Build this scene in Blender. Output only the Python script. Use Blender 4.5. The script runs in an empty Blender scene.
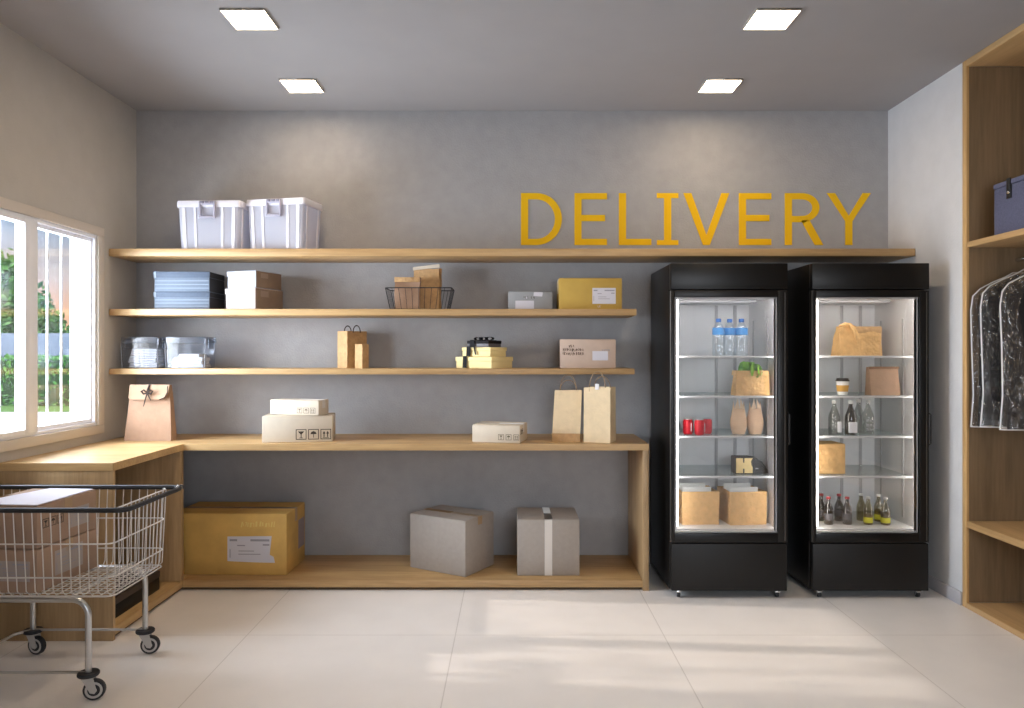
import bpy, bmesh, math, random
from mathutils import Vector, Matrix, noise

random.seed(11)
sc = bpy.context.scene
COL = sc.collection
PI = math.pi

# ------------------------------------------------------------------ camera
F = 740.0                     # focal length in pixels of the 1024 px wide frame
EYE = 1.39
cam = bpy.data.objects.new('camera', bpy.data.cameras.new('camera'))
COL.objects.link(cam)
cam.data.sensor_width = 36.0
cam.data.lens = 36.0 * F / 1024.0
cam.location = (0, 0, EYE)
cam.rotation_euler = (PI / 2, 0, 0)
cam.data.clip_start = 0.05
sc.camera = cam

# ------------------------------------------------------------------ view
sc.view_settings.view_transform = 'Standard'
sc.view_settings.look = 'None'
sc.view_settings.exposure = 0.0
sc.view_settings.gamma = 1.0
sc.view_settings.use_curve_mapping = False
sc.cycles.max_bounces = 9
sc.cycles.diffuse_bounces = 5
sc.cycles.glossy_bounces = 4
sc.cycles.transparent_max_bounces = 24
sc.cycles.sample_clamp_indirect = 6.0
sc.cycles.use_denoising = True
sc.cycles.caustics_reflective = False
sc.cycles.caustics_refractive = False

LAMP = 38.0                   # radiance of the ceiling panels
LAMP_COL = (1.0, 0.78, 0.53)
WINDOW_W = 98.0
FRONT_W = 38.0
SUN_W = 2.0

# ------------------------------------------------------------------ sky
world = bpy.data.worlds.new('sky')
sc.world = world
world.use_nodes = True
nt = world.node_tree
nt.nodes.clear()
N = nt.nodes.new
L = nt.links.new
tc = N('ShaderNodeTexCoord')
sep = N('ShaderNodeSeparateXYZ')
L(tc.outputs['Generated'], sep.inputs[0])
ramp = N('ShaderNodeValToRGB')
cr = ramp.color_ramp
cr.elements[0].position = 0.0
cr.elements[0].color = (0.95, 0.62, 0.38, 1)
cr.elements[1].position = 0.6
cr.elements[1].color = (0.12, 0.27, 0.55, 1)
for p, c in ((0.05, (0.95, 0.58, 0.40, 1)), (0.10, (0.62, 0.58, 0.62, 1)), (0.16, (0.26, 0.42, 0.60, 1))):
    e = cr.elements.new(p)
    e.color = c
L(sep.outputs['Z'], ramp.inputs[0])
mp = N('ShaderNodeMapping')
mp.inputs['Scale'].default_value = (3, 3, 11)
L(tc.outputs['Generated'], mp.inputs[0])
nz = N('ShaderNodeTexNoise')
nz.inputs['Scale'].default_value = 2.2
nz.inputs['Detail'].default_value = 6
L(mp.outputs[0], nz.inputs[0])
cl = N('ShaderNodeValToRGB')
cl.color_ramp.elements[0].position = 0.48
cl.color_ramp.elements[0].color = (0, 0, 0, 1)
cl.color_ramp.elements[1].position = 0.72
cl.color_ramp.elements[1].color = (0.45, 0.45, 0.45, 1)
L(nz.outputs['Fac'], cl.inputs[0])
mx = N('ShaderNodeMixRGB')
mx.inputs[2].default_value = (0.80, 0.76, 0.74, 1)
L(cl.outputs[0], mx.inputs[0])
L(ramp.outputs[0], mx.inputs[1])
# sky glow added behind the camera to brighten faces turned that way
dt = N('ShaderNodeVectorMath')
dt.operation = 'DOT_PRODUCT'
dt.inputs[1].default_value = Vector((-0.45, -0.85, 0.30)).normalized()
L(tc.outputs['Generated'], dt.inputs[0])
br = N('ShaderNodeValToRGB')
br.color_ramp.elements[0].position = 0.35
br.color_ramp.elements[0].color = (0, 0, 0, 1)
br.color_ramp.elements[1].position = 0.95
br.color_ramp.elements[1].color = (1, 1, 1, 1)
L(dt.outputs['Value'], br.inputs[0])
ml = N('ShaderNodeMixRGB')
ml.blend_type = 'MULTIPLY'
ml.inputs[0].default_value = 1
ml.inputs[2].default_value = (4.2, 4.3, 4.4, 1)
L(br.outputs[0], ml.inputs[1])
ad = N('ShaderNodeMixRGB')
ad.blend_type = 'ADD'
ad.inputs[0].default_value = 1
L(mx.outputs[0], ad.inputs[1])
L(ml.outputs[0], ad.inputs[2])
bg = N('ShaderNodeBackground')
bg.inputs['Strength'].default_value = 1.15
L(ad.outputs[0], bg.inputs[0])
wo = N('ShaderNodeOutputWorld')
L(bg.outputs[0], wo.inputs[0])

# ------------------------------------------------------------------ sun and daylight at the window
sun = bpy.data.objects.new('sun', bpy.data.lights.new('sun', 'SUN'))
COL.objects.link(sun)
sun.data.energy = SUN_W
sun.data.color = (1.0, 0.88, 0.76)
sun.data.angle = math.radians(0.8)
sun.rotation_euler = Vector((1, -0.085, -0.478)).to_track_quat('-Z', 'Y').to_euler()
# daylight entering at the window of the left wall and fill light at an unseen window added behind the camera
for nm, loc, rot, sx, sy, e in (('window_daylight', (-2.72, 3.85, 1.54), (0, -PI / 2, 0), 1.10, 1.16, WINDOW_W),
                                ('front_fill_light', (1.0, -1.75, 1.60), (PI / 2, 0, 0), 2.0, 1.40, FRONT_W)):
    day = bpy.data.objects.new(nm, bpy.data.lights.new(nm, 'AREA'))
    COL.objects.link(day)
    day.data.shape = 'RECTANGLE'
    day.data.size, day.data.size_y = sx, sy
    day.data.energy = e
    day.data.spread = math.radians(140)
    day.data.color = (0.78, 0.88, 1.0)
    day.location = loc
    day.rotation_euler = rot


# ================================================================== materials
def lin(c):
    return tuple(((v / 255) / 12.92 if v / 255 <= 0.04045 else ((v / 255 + 0.055) / 1.055) ** 2.4) for v in c)


MATS = {}


def base_mat(name):
    m = bpy.data.materials.new(name)
    m.use_nodes = True
    n = m.node_tree
    return m, n, n.nodes['Principled BSDF'], n.nodes['Material Output']


def pbr(name, rgb, rough=0.6, metal=0.0, spec=0.5, var=0.0, vscale=20.0, bump=0.0, bscale=200.0, stretch=(1, 1, 1), emit=None):
    if name in MATS:
        return MATS[name]
    m, n, b, o = base_mat(name)
    c = lin(rgb)
    b.inputs['Base Color'].default_value = (*c, 1)
    b.inputs['Roughness'].default_value = rough
    b.inputs['Metallic'].default_value = metal
    b.inputs['Specular IOR Level'].default_value = spec
    if var or bump:
        t = n.nodes.new('ShaderNodeTexCoord')
        mpn = n.nodes.new('ShaderNodeMapping')
        mpn.inputs['Scale'].default_value = stretch
        n.links.new(t.outputs['Object'], mpn.inputs[0])
    if var:
        z = n.nodes.new('ShaderNodeTexNoise')
        z.inputs['Scale'].default_value = vscale
        z.inputs['Detail'].default_value = 5
        n.links.new(mpn.outputs[0], z.inputs[0])
        r = n.nodes.new('ShaderNodeValToRGB')
        r.color_ramp.elements[0].position = 0.3
        r.color_ramp.elements[1].position = 0.7
        r.color_ramp.elements[0].color = (*[v * (1 - var) for v in c], 1)
        r.color_ramp.elements[1].color = (*[min(1, v * (1 + var)) for v in c], 1)
        n.links.new(z.outputs['Fac'], r.inputs[0])
        n.links.new(r.outputs[0], b.inputs['Base Color'])
    if bump:
        z = n.nodes.new('ShaderNodeTexNoise')
        z.inputs['Scale'].default_value = bscale
        z.inputs['Detail'].default_value = 4
        n.links.new(mpn.outputs[0], z.inputs[0])
        u = n.nodes.new('ShaderNodeBump')
        u.inputs['Strength'].default_value = bump
        u.inputs['Distance'].default_value = 0.01
        n.links.new(z.outputs['Fac'], u.inputs['Height'])
        n.links.new(u.outputs[0], b.inputs['Normal'])
    if emit:
        b.inputs['Emission Color'].default_value = (*emit[0], 1)
        b.inputs['Emission Strength'].default_value = emit[1]
    MATS[name] = m
    return m


def wood(name, light, dark, axis, rough=0.45, scale=9.0):
    m, n, b, o = base_mat(name)
    t = n.nodes.new('ShaderNodeTexCoord')
    mpn = n.nodes.new('ShaderNodeMapping')
    s = [1.0, 1.0, 1.0]
    s['xyz'.index(axis)] = 0.07
    mpn.inputs['Scale'].default_value = s
    n.links.new(t.outputs['Object'], mpn.inputs[0])
    z = n.nodes.new('ShaderNodeTexNoise')
    z.inputs['Scale'].default_value = scale
    z.inputs['Detail'].default_value = 8
    z.inputs['Roughness'].default_value = 0.62
    z.inputs['Distortion'].default_value = 0.5
    n.links.new(mpn.outputs[0], z.inputs[0])
    z2 = n.nodes.new('ShaderNodeTexNoise')
    z2.inputs['Scale'].default_value = scale * 9
    z2.inputs['Detail'].default_value = 3
    n.links.new(mpn.outputs[0], z2.inputs[0])
    a = n.nodes.new('ShaderNodeMath')
    a.operation = 'MULTIPLY_ADD'
    a.inputs[1].default_value = 0.45
    n.links.new(z2.outputs['Fac'], a.inputs[0])
    n.links.new(z.outputs['Fac'], a.inputs[2])
    r = n.nodes.new('ShaderNodeValToRGB')
    r.color_ramp.elements[0].position = 0.55
    r.color_ramp.elements[1].position = 0.92
    r.color_ramp.elements[0].color = (*lin(dark), 1)
    r.color_ramp.elements[1].color = (*lin(light), 1)
    n.links.new(a.outputs[0], r.inputs[0])
    n.links.new(r.outputs[0], b.inputs['Base Color'])
    b.inputs['Roughness'].default_value = rough
    u = n.nodes.new('ShaderNodeBump')
    u.inputs['Strength'].default_value = 0.12
    u.inputs['Distance'].default_value = 0.004
    n.links.new(a.outputs[0], u.inputs['Height'])
    n.links.new(u.outputs[0], b.inputs['Normal'])
    MATS[name] = m
    return m


def clear(name, rgb=(255, 255, 255), rough=0.03, gloss=0.10, milk=0.0, milk_rgb=(235, 238, 245), edge=0.55, bump=0.0, bscale=25.0):
    """thin clear glass or plastic: see-through, with a reflection that grows at grazing angles and an optional milky body"""
    if name in MATS:
        return MATS[name]
    m, n, b, o = base_mat(name)
    n.nodes.remove(b)
    tr = n.nodes.new('ShaderNodeBsdfTransparent')
    tr.inputs[0].default_value = (*lin(rgb), 1)
    gl = n.nodes.new('ShaderNodeBsdfGlossy')
    gl.inputs['Roughness'].default_value = rough
    gl.inputs[0].default_value = (1, 1, 1, 1)
    lw = n.nodes.new('ShaderNodeLayerWeight')
    lw.inputs['Blend'].default_value = 0.25
    mr = n.nodes.new('ShaderNodeMapRange')
    mr.inputs['To Min'].default_value = gloss
    mr.inputs['To Max'].default_value = edge
    n.links.new(lw.outputs['Facing'], mr.inputs['Value'])
    mix = n.nodes.new('ShaderNodeMixShader')
    n.links.new(mr.outputs[0], mix.inputs[0])
    n.links.new(tr.outputs[0], mix.inputs[1])
    n.links.new(gl.outputs[0], mix.inputs[2])
    out = mix
    if bump:
        t = n.nodes.new('ShaderNodeTexCoord')
        z = n.nodes.new('ShaderNodeTexNoise')
        z.inputs['Scale'].default_value = bscale
        z.inputs['Detail'].default_value = 5
        z.inputs['Distortion'].default_value = 1.5
        n.links.new(t.outputs['Object'], z.inputs[0])
        u = n.nodes.new('ShaderNodeBump')
        u.inputs['Strength'].default_value = bump
        u.inputs['Distance'].default_value = 0.03
        n.links.new(z.outputs['Fac'], u.inputs['Height'])
        n.links.new(u.outputs[0], gl.inputs['Normal'])
        n.links.new(u.outputs[0], lw.inputs['Normal'])
    if milk:
        df = n.nodes.new('ShaderNodeBsdfDiffuse')
        df.inputs[0].default_value = (*lin(milk_rgb), 1)
        tl = n.nodes.new('ShaderNodeBsdfTranslucent')
        tl.inputs[0].default_value = (*lin(milk_rgb), 1)
        dm = n.nodes.new('ShaderNodeMixShader')
        dm.inputs[0].default_value = 0.45
        n.links.new(df.outputs[0], dm.inputs[1])
        n.links.new(tl.outputs[0], dm.inputs[2])
        m2 = n.nodes.new('ShaderNodeMixShader')
        m2.inputs[0].default_value = milk
        n.links.new(mix.outputs[0], m2.inputs[1])
        n.links.new(dm.outputs[0], m2.inputs[2])
        out = m2
    n.links.new(out.outputs[0], o.inputs['Surface'])
    MATS[name] = m
    return m


def emitter(name, rgb_lin, strength):
    m, n, b, o = base_mat(name)
    n.nodes.remove(b)
    e = n.nodes.new('ShaderNodeEmission')
    e.inputs[0].default_value = (*rgb_lin, 1)
    e.inputs[1].default_value = strength
    n.links.new(e.outputs[0], o.inputs['Surface'])
    MATS[name] = m
    return m


def leaf_mat(name, a, b_):
    m, n, b, o = base_mat(name)
    t = n.nodes.new('ShaderNodeTexCoord')
    z = n.nodes.new('ShaderNodeTexNoise')
    z.inputs['Scale'].default_value = 6
    z.inputs['Detail'].default_value = 4
    n.links.new(t.outputs['Object'], z.inputs[0])
    r = n.nodes.new('ShaderNodeValToRGB')
    r.color_ramp.elements[0].position = 0.35
    r.color_ramp.elements[1].position = 0.65
    r.color_ramp.elements[0].color = (*lin(a), 1)
    r.color_ramp.elements[1].color = (*lin(b_), 1)
    n.links.new(z.outputs['Fac'], r.inputs[0])
    n.links.new(r.outputs[0], b.inputs['Base Color'])
    b.inputs['Roughness'].default_value = 0.5
    MATS[name] = m
    return m


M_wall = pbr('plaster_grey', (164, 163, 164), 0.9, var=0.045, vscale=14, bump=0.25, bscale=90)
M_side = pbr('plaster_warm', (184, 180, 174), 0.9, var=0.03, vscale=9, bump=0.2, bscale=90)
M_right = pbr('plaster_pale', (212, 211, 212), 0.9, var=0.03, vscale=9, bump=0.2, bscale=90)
M_ceil = pbr('ceiling_paint', (164, 162, 163), 0.95, var=0.02, vscale=4)
M_base = pbr('baseboard_paint', (176, 174, 178), 0.6)
M_oakx = wood('oak_along_shelf', (202, 168, 118), (170, 135, 90), 'x')
M_oaky = wood('oak_along_run', (202, 168, 118), (170, 135, 90), 'y')
M_oakz = wood('oak_upright_shaded', (184, 154, 114), (152, 123, 86), 'z')  # darker than the worktop oak: shade on the desk front put into the colour
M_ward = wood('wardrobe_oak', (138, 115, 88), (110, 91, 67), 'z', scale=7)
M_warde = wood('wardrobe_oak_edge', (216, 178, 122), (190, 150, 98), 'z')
M_wardy = wood('wardrobe_oak_shelf', (206, 170, 120), (180, 144, 98), 'y')
M_white = pbr('white_window_paint', (236, 238, 244), 0.4)
M_trim = pbr('window_trim_paint', (202, 194, 184), 0.6)
M_steel = pbr('steel_tube', (205, 205, 205), 0.28, 1.0)
M_wire = pbr('zinc_wire', (222, 218, 214), 0.35, 0.45)
M_rubber = pbr('dark_rubber', (34, 35, 40), 0.55)
M_castor = pbr('caster_grey', (186, 182, 178), 0.45)
M_black = pbr('black_enamel', (11, 10, 10), 0.38, spec=0.35)
M_blackp = pbr('black_panel', (24, 22, 21), 0.5, spec=0.35)
M_chrome = pbr('chrome', (220, 220, 220), 0.15, 1.0)
M_liner = pbr('white_liner', (226, 225, 226), 0.45)
M_rail = pbr('grey_rail', (178, 176, 178), 0.5)
M_glass = clear('window_glass', gloss=0.02, edge=0.3)
M_door = clear('cooler_glass', gloss=0.035, edge=0.45)
M_shelfg = clear('shelf_glass', (235, 242, 242), gloss=0.05, edge=0.5, milk=0.12)
M_lipw = pbr('shelf_trim_white', (196, 196, 198), 0.4)
M_led = emitter('strip_light_bright', (1.0, 0.93, 0.84), 24.0)
M_led_dim = emitter('strip_light_dim', (1.0, 0.97, 0.95), 19.0)
M_kraft = pbr('kraft_paper', (196, 158, 112), 0.85, var=0.12, vscale=34, bump=0.7, bscale=38)
M_kraftl = pbr('pale_kraft_paper', (224, 202, 166), 0.85, var=0.05, vscale=24, bump=0.25, bscale=60)
M_kraftd = pbr('brown_kraft_paper', (164, 132, 108), 0.85, var=0.06, vscale=24, bump=0.25, bscale=60)
M_kraftt = pbr('tan_kraft_paper', (214, 172, 116), 0.85, var=0.08, vscale=34, bump=1.0, bscale=34)
M_card = pbr('brown_cardboard', (160, 132, 112), 0.85, var=0.05, vscale=18, bump=0.1, bscale=150)
M_cream = pbr('cream_cardboard', (210, 198, 180), 0.8, var=0.03, vscale=18)
M_greyc = pbr('grey_cardboard', (164, 155, 147), 0.8, var=0.04, vscale=40, bump=0.1, bscale=150)
M_coolg = pbr('cool_grey_cardboard', (150, 152, 154), 0.8, var=0.03, vscale=40)
M_mustard = pbr('mustard_cardboard', (190, 156, 72), 0.7, var=0.06, vscale=10, bump=0.1, bscale=120)
M_must2 = pbr('mustard_cardboard_worn', (204, 164, 90), 0.7, var=0.12, vscale=7, bump=0.15, bscale=80)
M_pinkc = pbr('pinkish_cardboard', (198, 176, 160), 0.8, var=0.04, vscale=18)
M_yelb = pbr('pale_yellow_card', (240, 220, 160), 0.7, var=0.02, vscale=18)
M_tape = pbr('pale_tape', (214, 208, 202), 0.35)
M_tapeb = pbr('brown_tape', (168, 138, 104), 0.35)
M_label = pbr('white_label', (232, 230, 234), 0.6)
M_labelg = pbr('grey_label', (206, 204, 212), 0.6)
M_labw = pbr('faint_label', (164, 152, 146), 0.7)  # duller than the other labels
M_ink = pbr('dark_ink', (58, 48, 40), 0.7)
M_inkb = pbr('blue_ink', (110, 112, 170), 0.7)
M_inkg = pbr('grey_ink', (150, 148, 156), 0.7)
M_inky = pbr('pale_yellow_ink', (214, 190, 110), 0.7)
M_inks = pbr('sepia_ink', (92, 72, 62), 0.7)
M_blueb = pbr('blue_grey_board', (104, 117, 134), 0.65, var=0.05, vscale=60)
M_blued = pbr('deep_blue_board', (82, 95, 114), 0.65, var=0.05, vscale=60)
M_stripe = pbr('pale_blue_stripe', (138, 150, 165), 0.65)
M_wgrey = pbr('white_grey_board', (172, 176, 188), 0.6, var=0.06, vscale=12)
M_wpink = pbr('white_pink_board', (198, 184, 182), 0.6, var=0.04, vscale=12)
M_sideshade = pbr('brown_side_shade', (136, 118, 104), 0.75, var=0.08, vscale=22)
M_tote = clear('milky_plastic', rough=0.25, gloss=0.06, edge=0.3, milk=0.86, milk_rgb=(228, 228, 238))
M_toteg = pbr('tote_groove_grey', (168, 164, 178), 0.5)
M_totel = pbr('tote_lid_white', (230, 228, 236), 0.4)
M_clearp = clear('clear_plastic', (236, 240, 246), rough=0.10, gloss=0.03, edge=0.35, milk=0.05)
M_clearr = clear('clear_plastic_rim', (200, 206, 214), rough=0.15, gloss=0.06, edge=0.35, milk=0.22, milk_rgb=(150, 155, 166))
M_towel = pbr('white_towel', (238, 238, 242), 0.95, bump=0.3, bscale=160)
M_letter = pbr('yellow_letter', (236, 188, 26), 0.8, spec=0.2)
M_ribbon = pbr('black_ribbon', (24, 22, 25), 0.7, spec=0.2)
M_ribbong = pbr('charcoal_gift_card', (96, 92, 96), 0.5)
M_bow = pbr('dark_cord', (58, 44, 38), 0.7)
M_cord = pbr('paper_cord', (150, 126, 98), 0.8)
M_coat = pbr('black_coat_cloth', (26, 24, 26), 0.85, bump=0.3, bscale=220)
M_cover = clear('garment_film', rough=0.16, gloss=0.02, edge=0.6, bump=1.0, bscale=22)
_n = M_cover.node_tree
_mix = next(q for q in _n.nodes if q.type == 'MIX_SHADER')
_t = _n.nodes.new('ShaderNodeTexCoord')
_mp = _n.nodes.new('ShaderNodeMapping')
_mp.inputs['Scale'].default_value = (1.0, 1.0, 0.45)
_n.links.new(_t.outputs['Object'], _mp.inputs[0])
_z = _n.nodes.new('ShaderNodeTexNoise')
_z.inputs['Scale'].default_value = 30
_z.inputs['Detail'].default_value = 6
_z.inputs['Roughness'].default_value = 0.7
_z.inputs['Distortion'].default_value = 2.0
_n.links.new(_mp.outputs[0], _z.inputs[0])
_r = _n.nodes.new('ShaderNodeMapRange')          # streaks of extra gloss stand in for highlights on creases
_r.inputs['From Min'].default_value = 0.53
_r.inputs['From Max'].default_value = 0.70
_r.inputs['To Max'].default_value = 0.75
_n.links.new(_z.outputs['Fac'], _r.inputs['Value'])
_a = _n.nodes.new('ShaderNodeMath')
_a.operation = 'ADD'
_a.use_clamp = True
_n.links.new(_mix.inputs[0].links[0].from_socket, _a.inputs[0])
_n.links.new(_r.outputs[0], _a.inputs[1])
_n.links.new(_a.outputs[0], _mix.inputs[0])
M_coveredge = pbr('white_cover_edge', (224, 222, 222), 0.35)
M_fabric = pbr('blue_grey_fabric', (92, 94, 118), 0.95, var=0.15, vscale=120, bump=0.5, bscale=300)
M_leath = pbr('black_leather', (14, 14, 16), 0.5)
M_red = pbr('red_can', (200, 20, 38), 0.3, 0.2)
M_alu = pbr('aluminium', (200, 200, 204), 0.3, 1.0)
M_bluep = pbr('blue_label_film', (62, 140, 208), 0.4)
M_bluec = pbr('blue_cap', (50, 104, 178), 0.4)
M_water = clear('water_bottle_plastic', (240, 246, 250), rough=0.05, gloss=0.08, edge=0.6, milk=0.04)
M_bottle = clear('clear_bottle_glass', (214, 216, 214), rough=0.03, gloss=0.06, edge=0.7)
M_smoke = clear('smoky_bottle_glass', (160, 157, 156), rough=0.03, gloss=0.08, edge=0.6)
M_olive = clear('olive_bottle_glass', (205, 198, 170), rough=0.03, gloss=0.08, edge=0.6)
M_cap = pbr('white_cap', (226, 222, 218), 0.4)
M_capr = pbr('red_cap', (178, 60, 66), 0.4)
M_labd = pbr('dark_label', (56, 44, 40), 0.6)
M_laby = pbr('olive_yellow_label', (196, 190, 50), 0.5)
M_labp = pbr('olive_brown_drink', (122, 104, 40), 0.5)
M_sleeve = pbr('tan_sleeve', (202, 152, 74), 0.8)
M_cup = pbr('white_cup', (240, 238, 234), 0.5)
M_lidb = pbr('black_lid', (36, 34, 34), 0.4)
M_lettuce = leaf_mat('lettuce_green', (70, 138, 30), (152, 204, 70))
M_leaf = leaf_mat('hedge_leaf', (48, 116, 44), (126, 194, 92))
M_leaf2 = leaf_mat('tree_leaf', (44, 100, 46), (118, 170, 86))
M_bark = pbr('bark', (88, 70, 54), 0.9, var=0.2, vscale=12)
M_lawn = pbr('lawn_green', (104, 150, 60), 0.9, var=0.2, vscale=30)
M_paving = pbr('pale_paving', (244, 242, 236), 0.8, var=0.02, vscale=3)
M_gwall = pbr('blue_grey_render', (128, 142, 164), 0.9)
M_ext = pbr('white_render', (250, 250, 250), 0.9)
M_lamp = emitter('lamp_diffuser', LAMP_COL, LAMP)
M_lampf = pbr('lamp_frame', (190, 184, 176), 0.5)
M_paper = pbr('white_paper', (206, 202, 216), 0.7)


def tile_mat():
    m, n, b, o = base_mat('floor_tile')
    t = n.nodes.new('ShaderNodeTexCoord')
    mpn = n.nodes.new('ShaderNodeMapping')
    mpn.inputs['Location'].default_value = (0.28, -0.57, 0)
    n.links.new(t.outputs['Object'], mpn.inputs[0])
    k = n.nodes.new('ShaderNodeTexBrick')
    k.offset = 0.0
    k.inputs['Scale'].default_value = 1.0
    k.inputs['Brick Width'].default_value = 1.03
    k.inputs['Row Height'].default_value = 1.03
    k.inputs['Mortar Size'].default_value = 0.0028
    k.inputs['Color1'].default_value = (*lin((241, 236, 233)), 1)
    k.inputs['Color2'].default_value = (*lin((239, 234, 231)), 1)
    k.inputs['Mortar'].default_value = (*lin((216, 210, 206)), 1)
    n.links.new(mpn.outputs[0], k.inputs[0])
    z = n.nodes.new('ShaderNodeTexNoise')
    z.inputs['Scale'].default_value = 5
    z.inputs['Detail'].default_value = 5
    n.links.new(mpn.outputs[0], z.inputs[0])
    r = n.nodes.new('ShaderNodeMapRange')
    r.inputs['To Min'].default_value = 0.94
    r.inputs['To Max'].default_value = 1.04
    n.links.new(z.outputs['Fac'], r.inputs['Value'])
    x = n.nodes.new('ShaderNodeMixRGB')
    x.blend_type = 'MULTIPLY'
    x.inputs[0].default_value = 1
    n.links.new(k.outputs['Color'], x.inputs[1])
    n.links.new(r.outputs[0], x.inputs[2])
    n.links.new(x.outputs[0], b.inputs['Base Color'])
    b.inputs['Roughness'].default_value = 0.38
    b.inputs['Specular IOR Level'].default_value = 0.35
    return m


M_floor = tile_mat()


# ================================================================== helpers
class MB:
    """collects shapes; obj() links them as ONE mesh object"""

    def __init__(self):
        self.bm = bmesh.new()

    def box(self, x0, y0, z0, x1, y1, z1, bev=0.0, seg=2, mat=None):
        v = [self.bm.verts.new(p) for p in ((x0, y0, z0), (x1, y0, z0), (x1, y1, z0), (x0, y1, z0),
                                            (x0, y0, z1), (x1, y0, z1), (x1, y1, z1), (x0, y1, z1))]
        f = [self.bm.faces.new([v[i] for i in q]) for q in
             ((3, 2, 1, 0), (4, 5, 6, 7), (0, 1, 5, 4), (1, 2, 6, 5), (2, 3, 7, 6), (3, 0, 4, 7))]
        geom = set(v)
        if bev > 0:
            es = list({e for q in f for e in q.edges})
            r = bmesh.ops.bevel(self.bm, geom=es, offset=bev, segments=seg, profile=0.5, affect='EDGES')
            geom = set(r['verts']) | {x for q in r['faces'] for x in q.verts}
            for q in f:
                if q.is_valid:
                    geom |= set(q.verts)
        if mat is not None:
            for x in geom:
                if x.is_valid:
                    x.co = mat @ x.co
        return self

    def tube(self, pts, r, seg=8, closed=False, cap=True):
        pts = [Vector(p) for p in pts]
        n = len(pts)
        rings = []
        up = None
        for i, p in enumerate(pts):
            if closed:
                t = (pts[(i + 1) % n] - pts[i - 1])
            else:
                t = pts[min(i + 1, n - 1)] - pts[max(i - 1, 0)]
            t.normalize()
            if up is None:
                up = Vector((0, 0, 1)) if abs(t.z) < 0.9 else Vector((1, 0, 0))
            a = t.cross(up)
            if a.length < 1e-5:
                a = t.cross(Vector((0, 1, 0)))
            a.normalize()
            b = a.cross(t).normalized()
            up = b
            rr = r[i] if isinstance(r, (list, tuple)) else r
            rings.append([self.bm.verts.new(p + rr * (math.cos(2 * PI * k / seg) * a + math.sin(2 * PI * k / seg) * b)) for k in range(seg)])
        m = n if closed else n - 1
        for i in range(m):
            A, B = rings[i], rings[(i + 1) % n]
            for k in range(seg):
                self.bm.faces.new((A[k], A[(k + 1) % seg], B[(k + 1) % seg], B[k]))
        if cap and not closed:
            self.bm.faces.new(rings[0][::-1])
            self.bm.faces.new(rings[-1])
        return self

    def lathe(self, prof, seg=20, c=(0, 0, 0), axis='z', cap=True):
        rings = []
        for r, z in prof:
            ring = []
            for k in range(seg):
                a = 2 * PI * k / seg
                x, y = r * math.cos(a), r * math.sin(a)
                p = (x, y, z) if axis == 'z' else ((x, z, y) if axis == 'y' else (z, x, y))
                ring.append(self.bm.verts.new((p[0] + c[0], p[1] + c[1], p[2] + c[2])))
            rings.append(ring)
        for A, B in zip(rings, rings[1:]):
            for k in range(seg):
                self.bm.faces.new((A[k], A[(k + 1) % seg], B[(k + 1) % seg], B[k]))
        if cap:
            if prof[0][0] > 1e-6:
                self.bm.faces.new(rings[0][::-1])
            if prof[-1][0] > 1e-6:
                self.bm.faces.new(rings[-1])
        return self

    def loft(self, rings, cap0=True, cap1=True):
        R = [[self.bm.verts.new(p) for p in r] for r in rings]
        n = len(R[0])
        for A, B in zip(R, R[1:]):
            for k in range(n):
                self.bm.faces.new((A[k], A[(k + 1) % n], B[(k + 1) % n], B[k]))
        if cap0:
            self.bm.faces.new(R[0][::-1])
        if cap1:
            self.bm.faces.new(R[-1])
        return self

    def prism(self, poly, off):
        """poly: 3-D points of one face; off: the extrusion vector"""
        off = Vector(off)
        a = [self.bm.verts.new(p) for p in poly]
        b = [self.bm.verts.new(Vector(p) + off) for p in poly]
        n = len(a)
        self.bm.faces.new(a[::-1])
        self.bm.faces.new(b)
        for k in range(n):
            self.bm.faces.new((a[k], a[(k + 1) % n], b[(k + 1) % n], b[k]))
        return self

    def obj(self, name, mat, parent=None, loc=None, smooth=True, angle=38):
        bm = self.bm
        bmesh.ops.remove_doubles(bm, verts=bm.verts, dist=1e-6)
        bmesh.ops.recalc_face_normals(bm, faces=bm.faces)
        lim = math.radians(angle)
        for f in bm.faces:
            f.smooth = smooth
        for e in bm.edges:
            if len(e.link_faces) == 2 and e.calc_face_angle(0) > lim:
                e.smooth = False
        me = bpy.data.meshes.new(name)
        bm.to_mesh(me)
        bm.free()
        me.materials.append(mat)
        o = bpy.data.objects.new(name, me)
        COL.objects.link(o)
        if parent is not None:
            o.parent = parent
        if loc is not None:
            o.location = loc
        return o


def tag(o, label, cat, group=None, kind=None):
    o['label'] = label
    o['category'] = cat
    if group:
        o['group'] = group
    if kind:
        o['kind'] = kind
    return o


def thing(name, label, cat, loc, rz=0.0, group=None):
    o = bpy.data.objects.new(name, None)
    o.empty_display_size = 0.1
    COL.objects.link(o)
    o.location = loc
    o.rotation_euler = (0, 0, rz)
    return tag(o, label, cat, group)


def struct(o, label=None, cat=None):
    o['kind'] = 'structure'
    if label:
        o['label'] = label
        o['category'] = cat
    return o


def dup(root, label, loc, rz=None, group=None, scale=None):
    r = root.copy()
    COL.objects.link(r)
    r.location = loc
    if rz is not None:
        r.rotation_euler = (0, 0, rz)
    if scale is not None:
        r.scale = scale
    r['label'] = label
    if group:
        r['group'] = group
    for ch in list(root.children):
        c = ch.copy()
        COL.objects.link(c)
        c.parent = r
        for g in list(ch.children):
            d = g.copy()
            COL.objects.link(d)
            d.parent = c
    return r


def at(px, y):
    return (px - 512.0) * y / F


def zat(py, y):
    return EYE - (py - 354.0) * y / F


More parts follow.
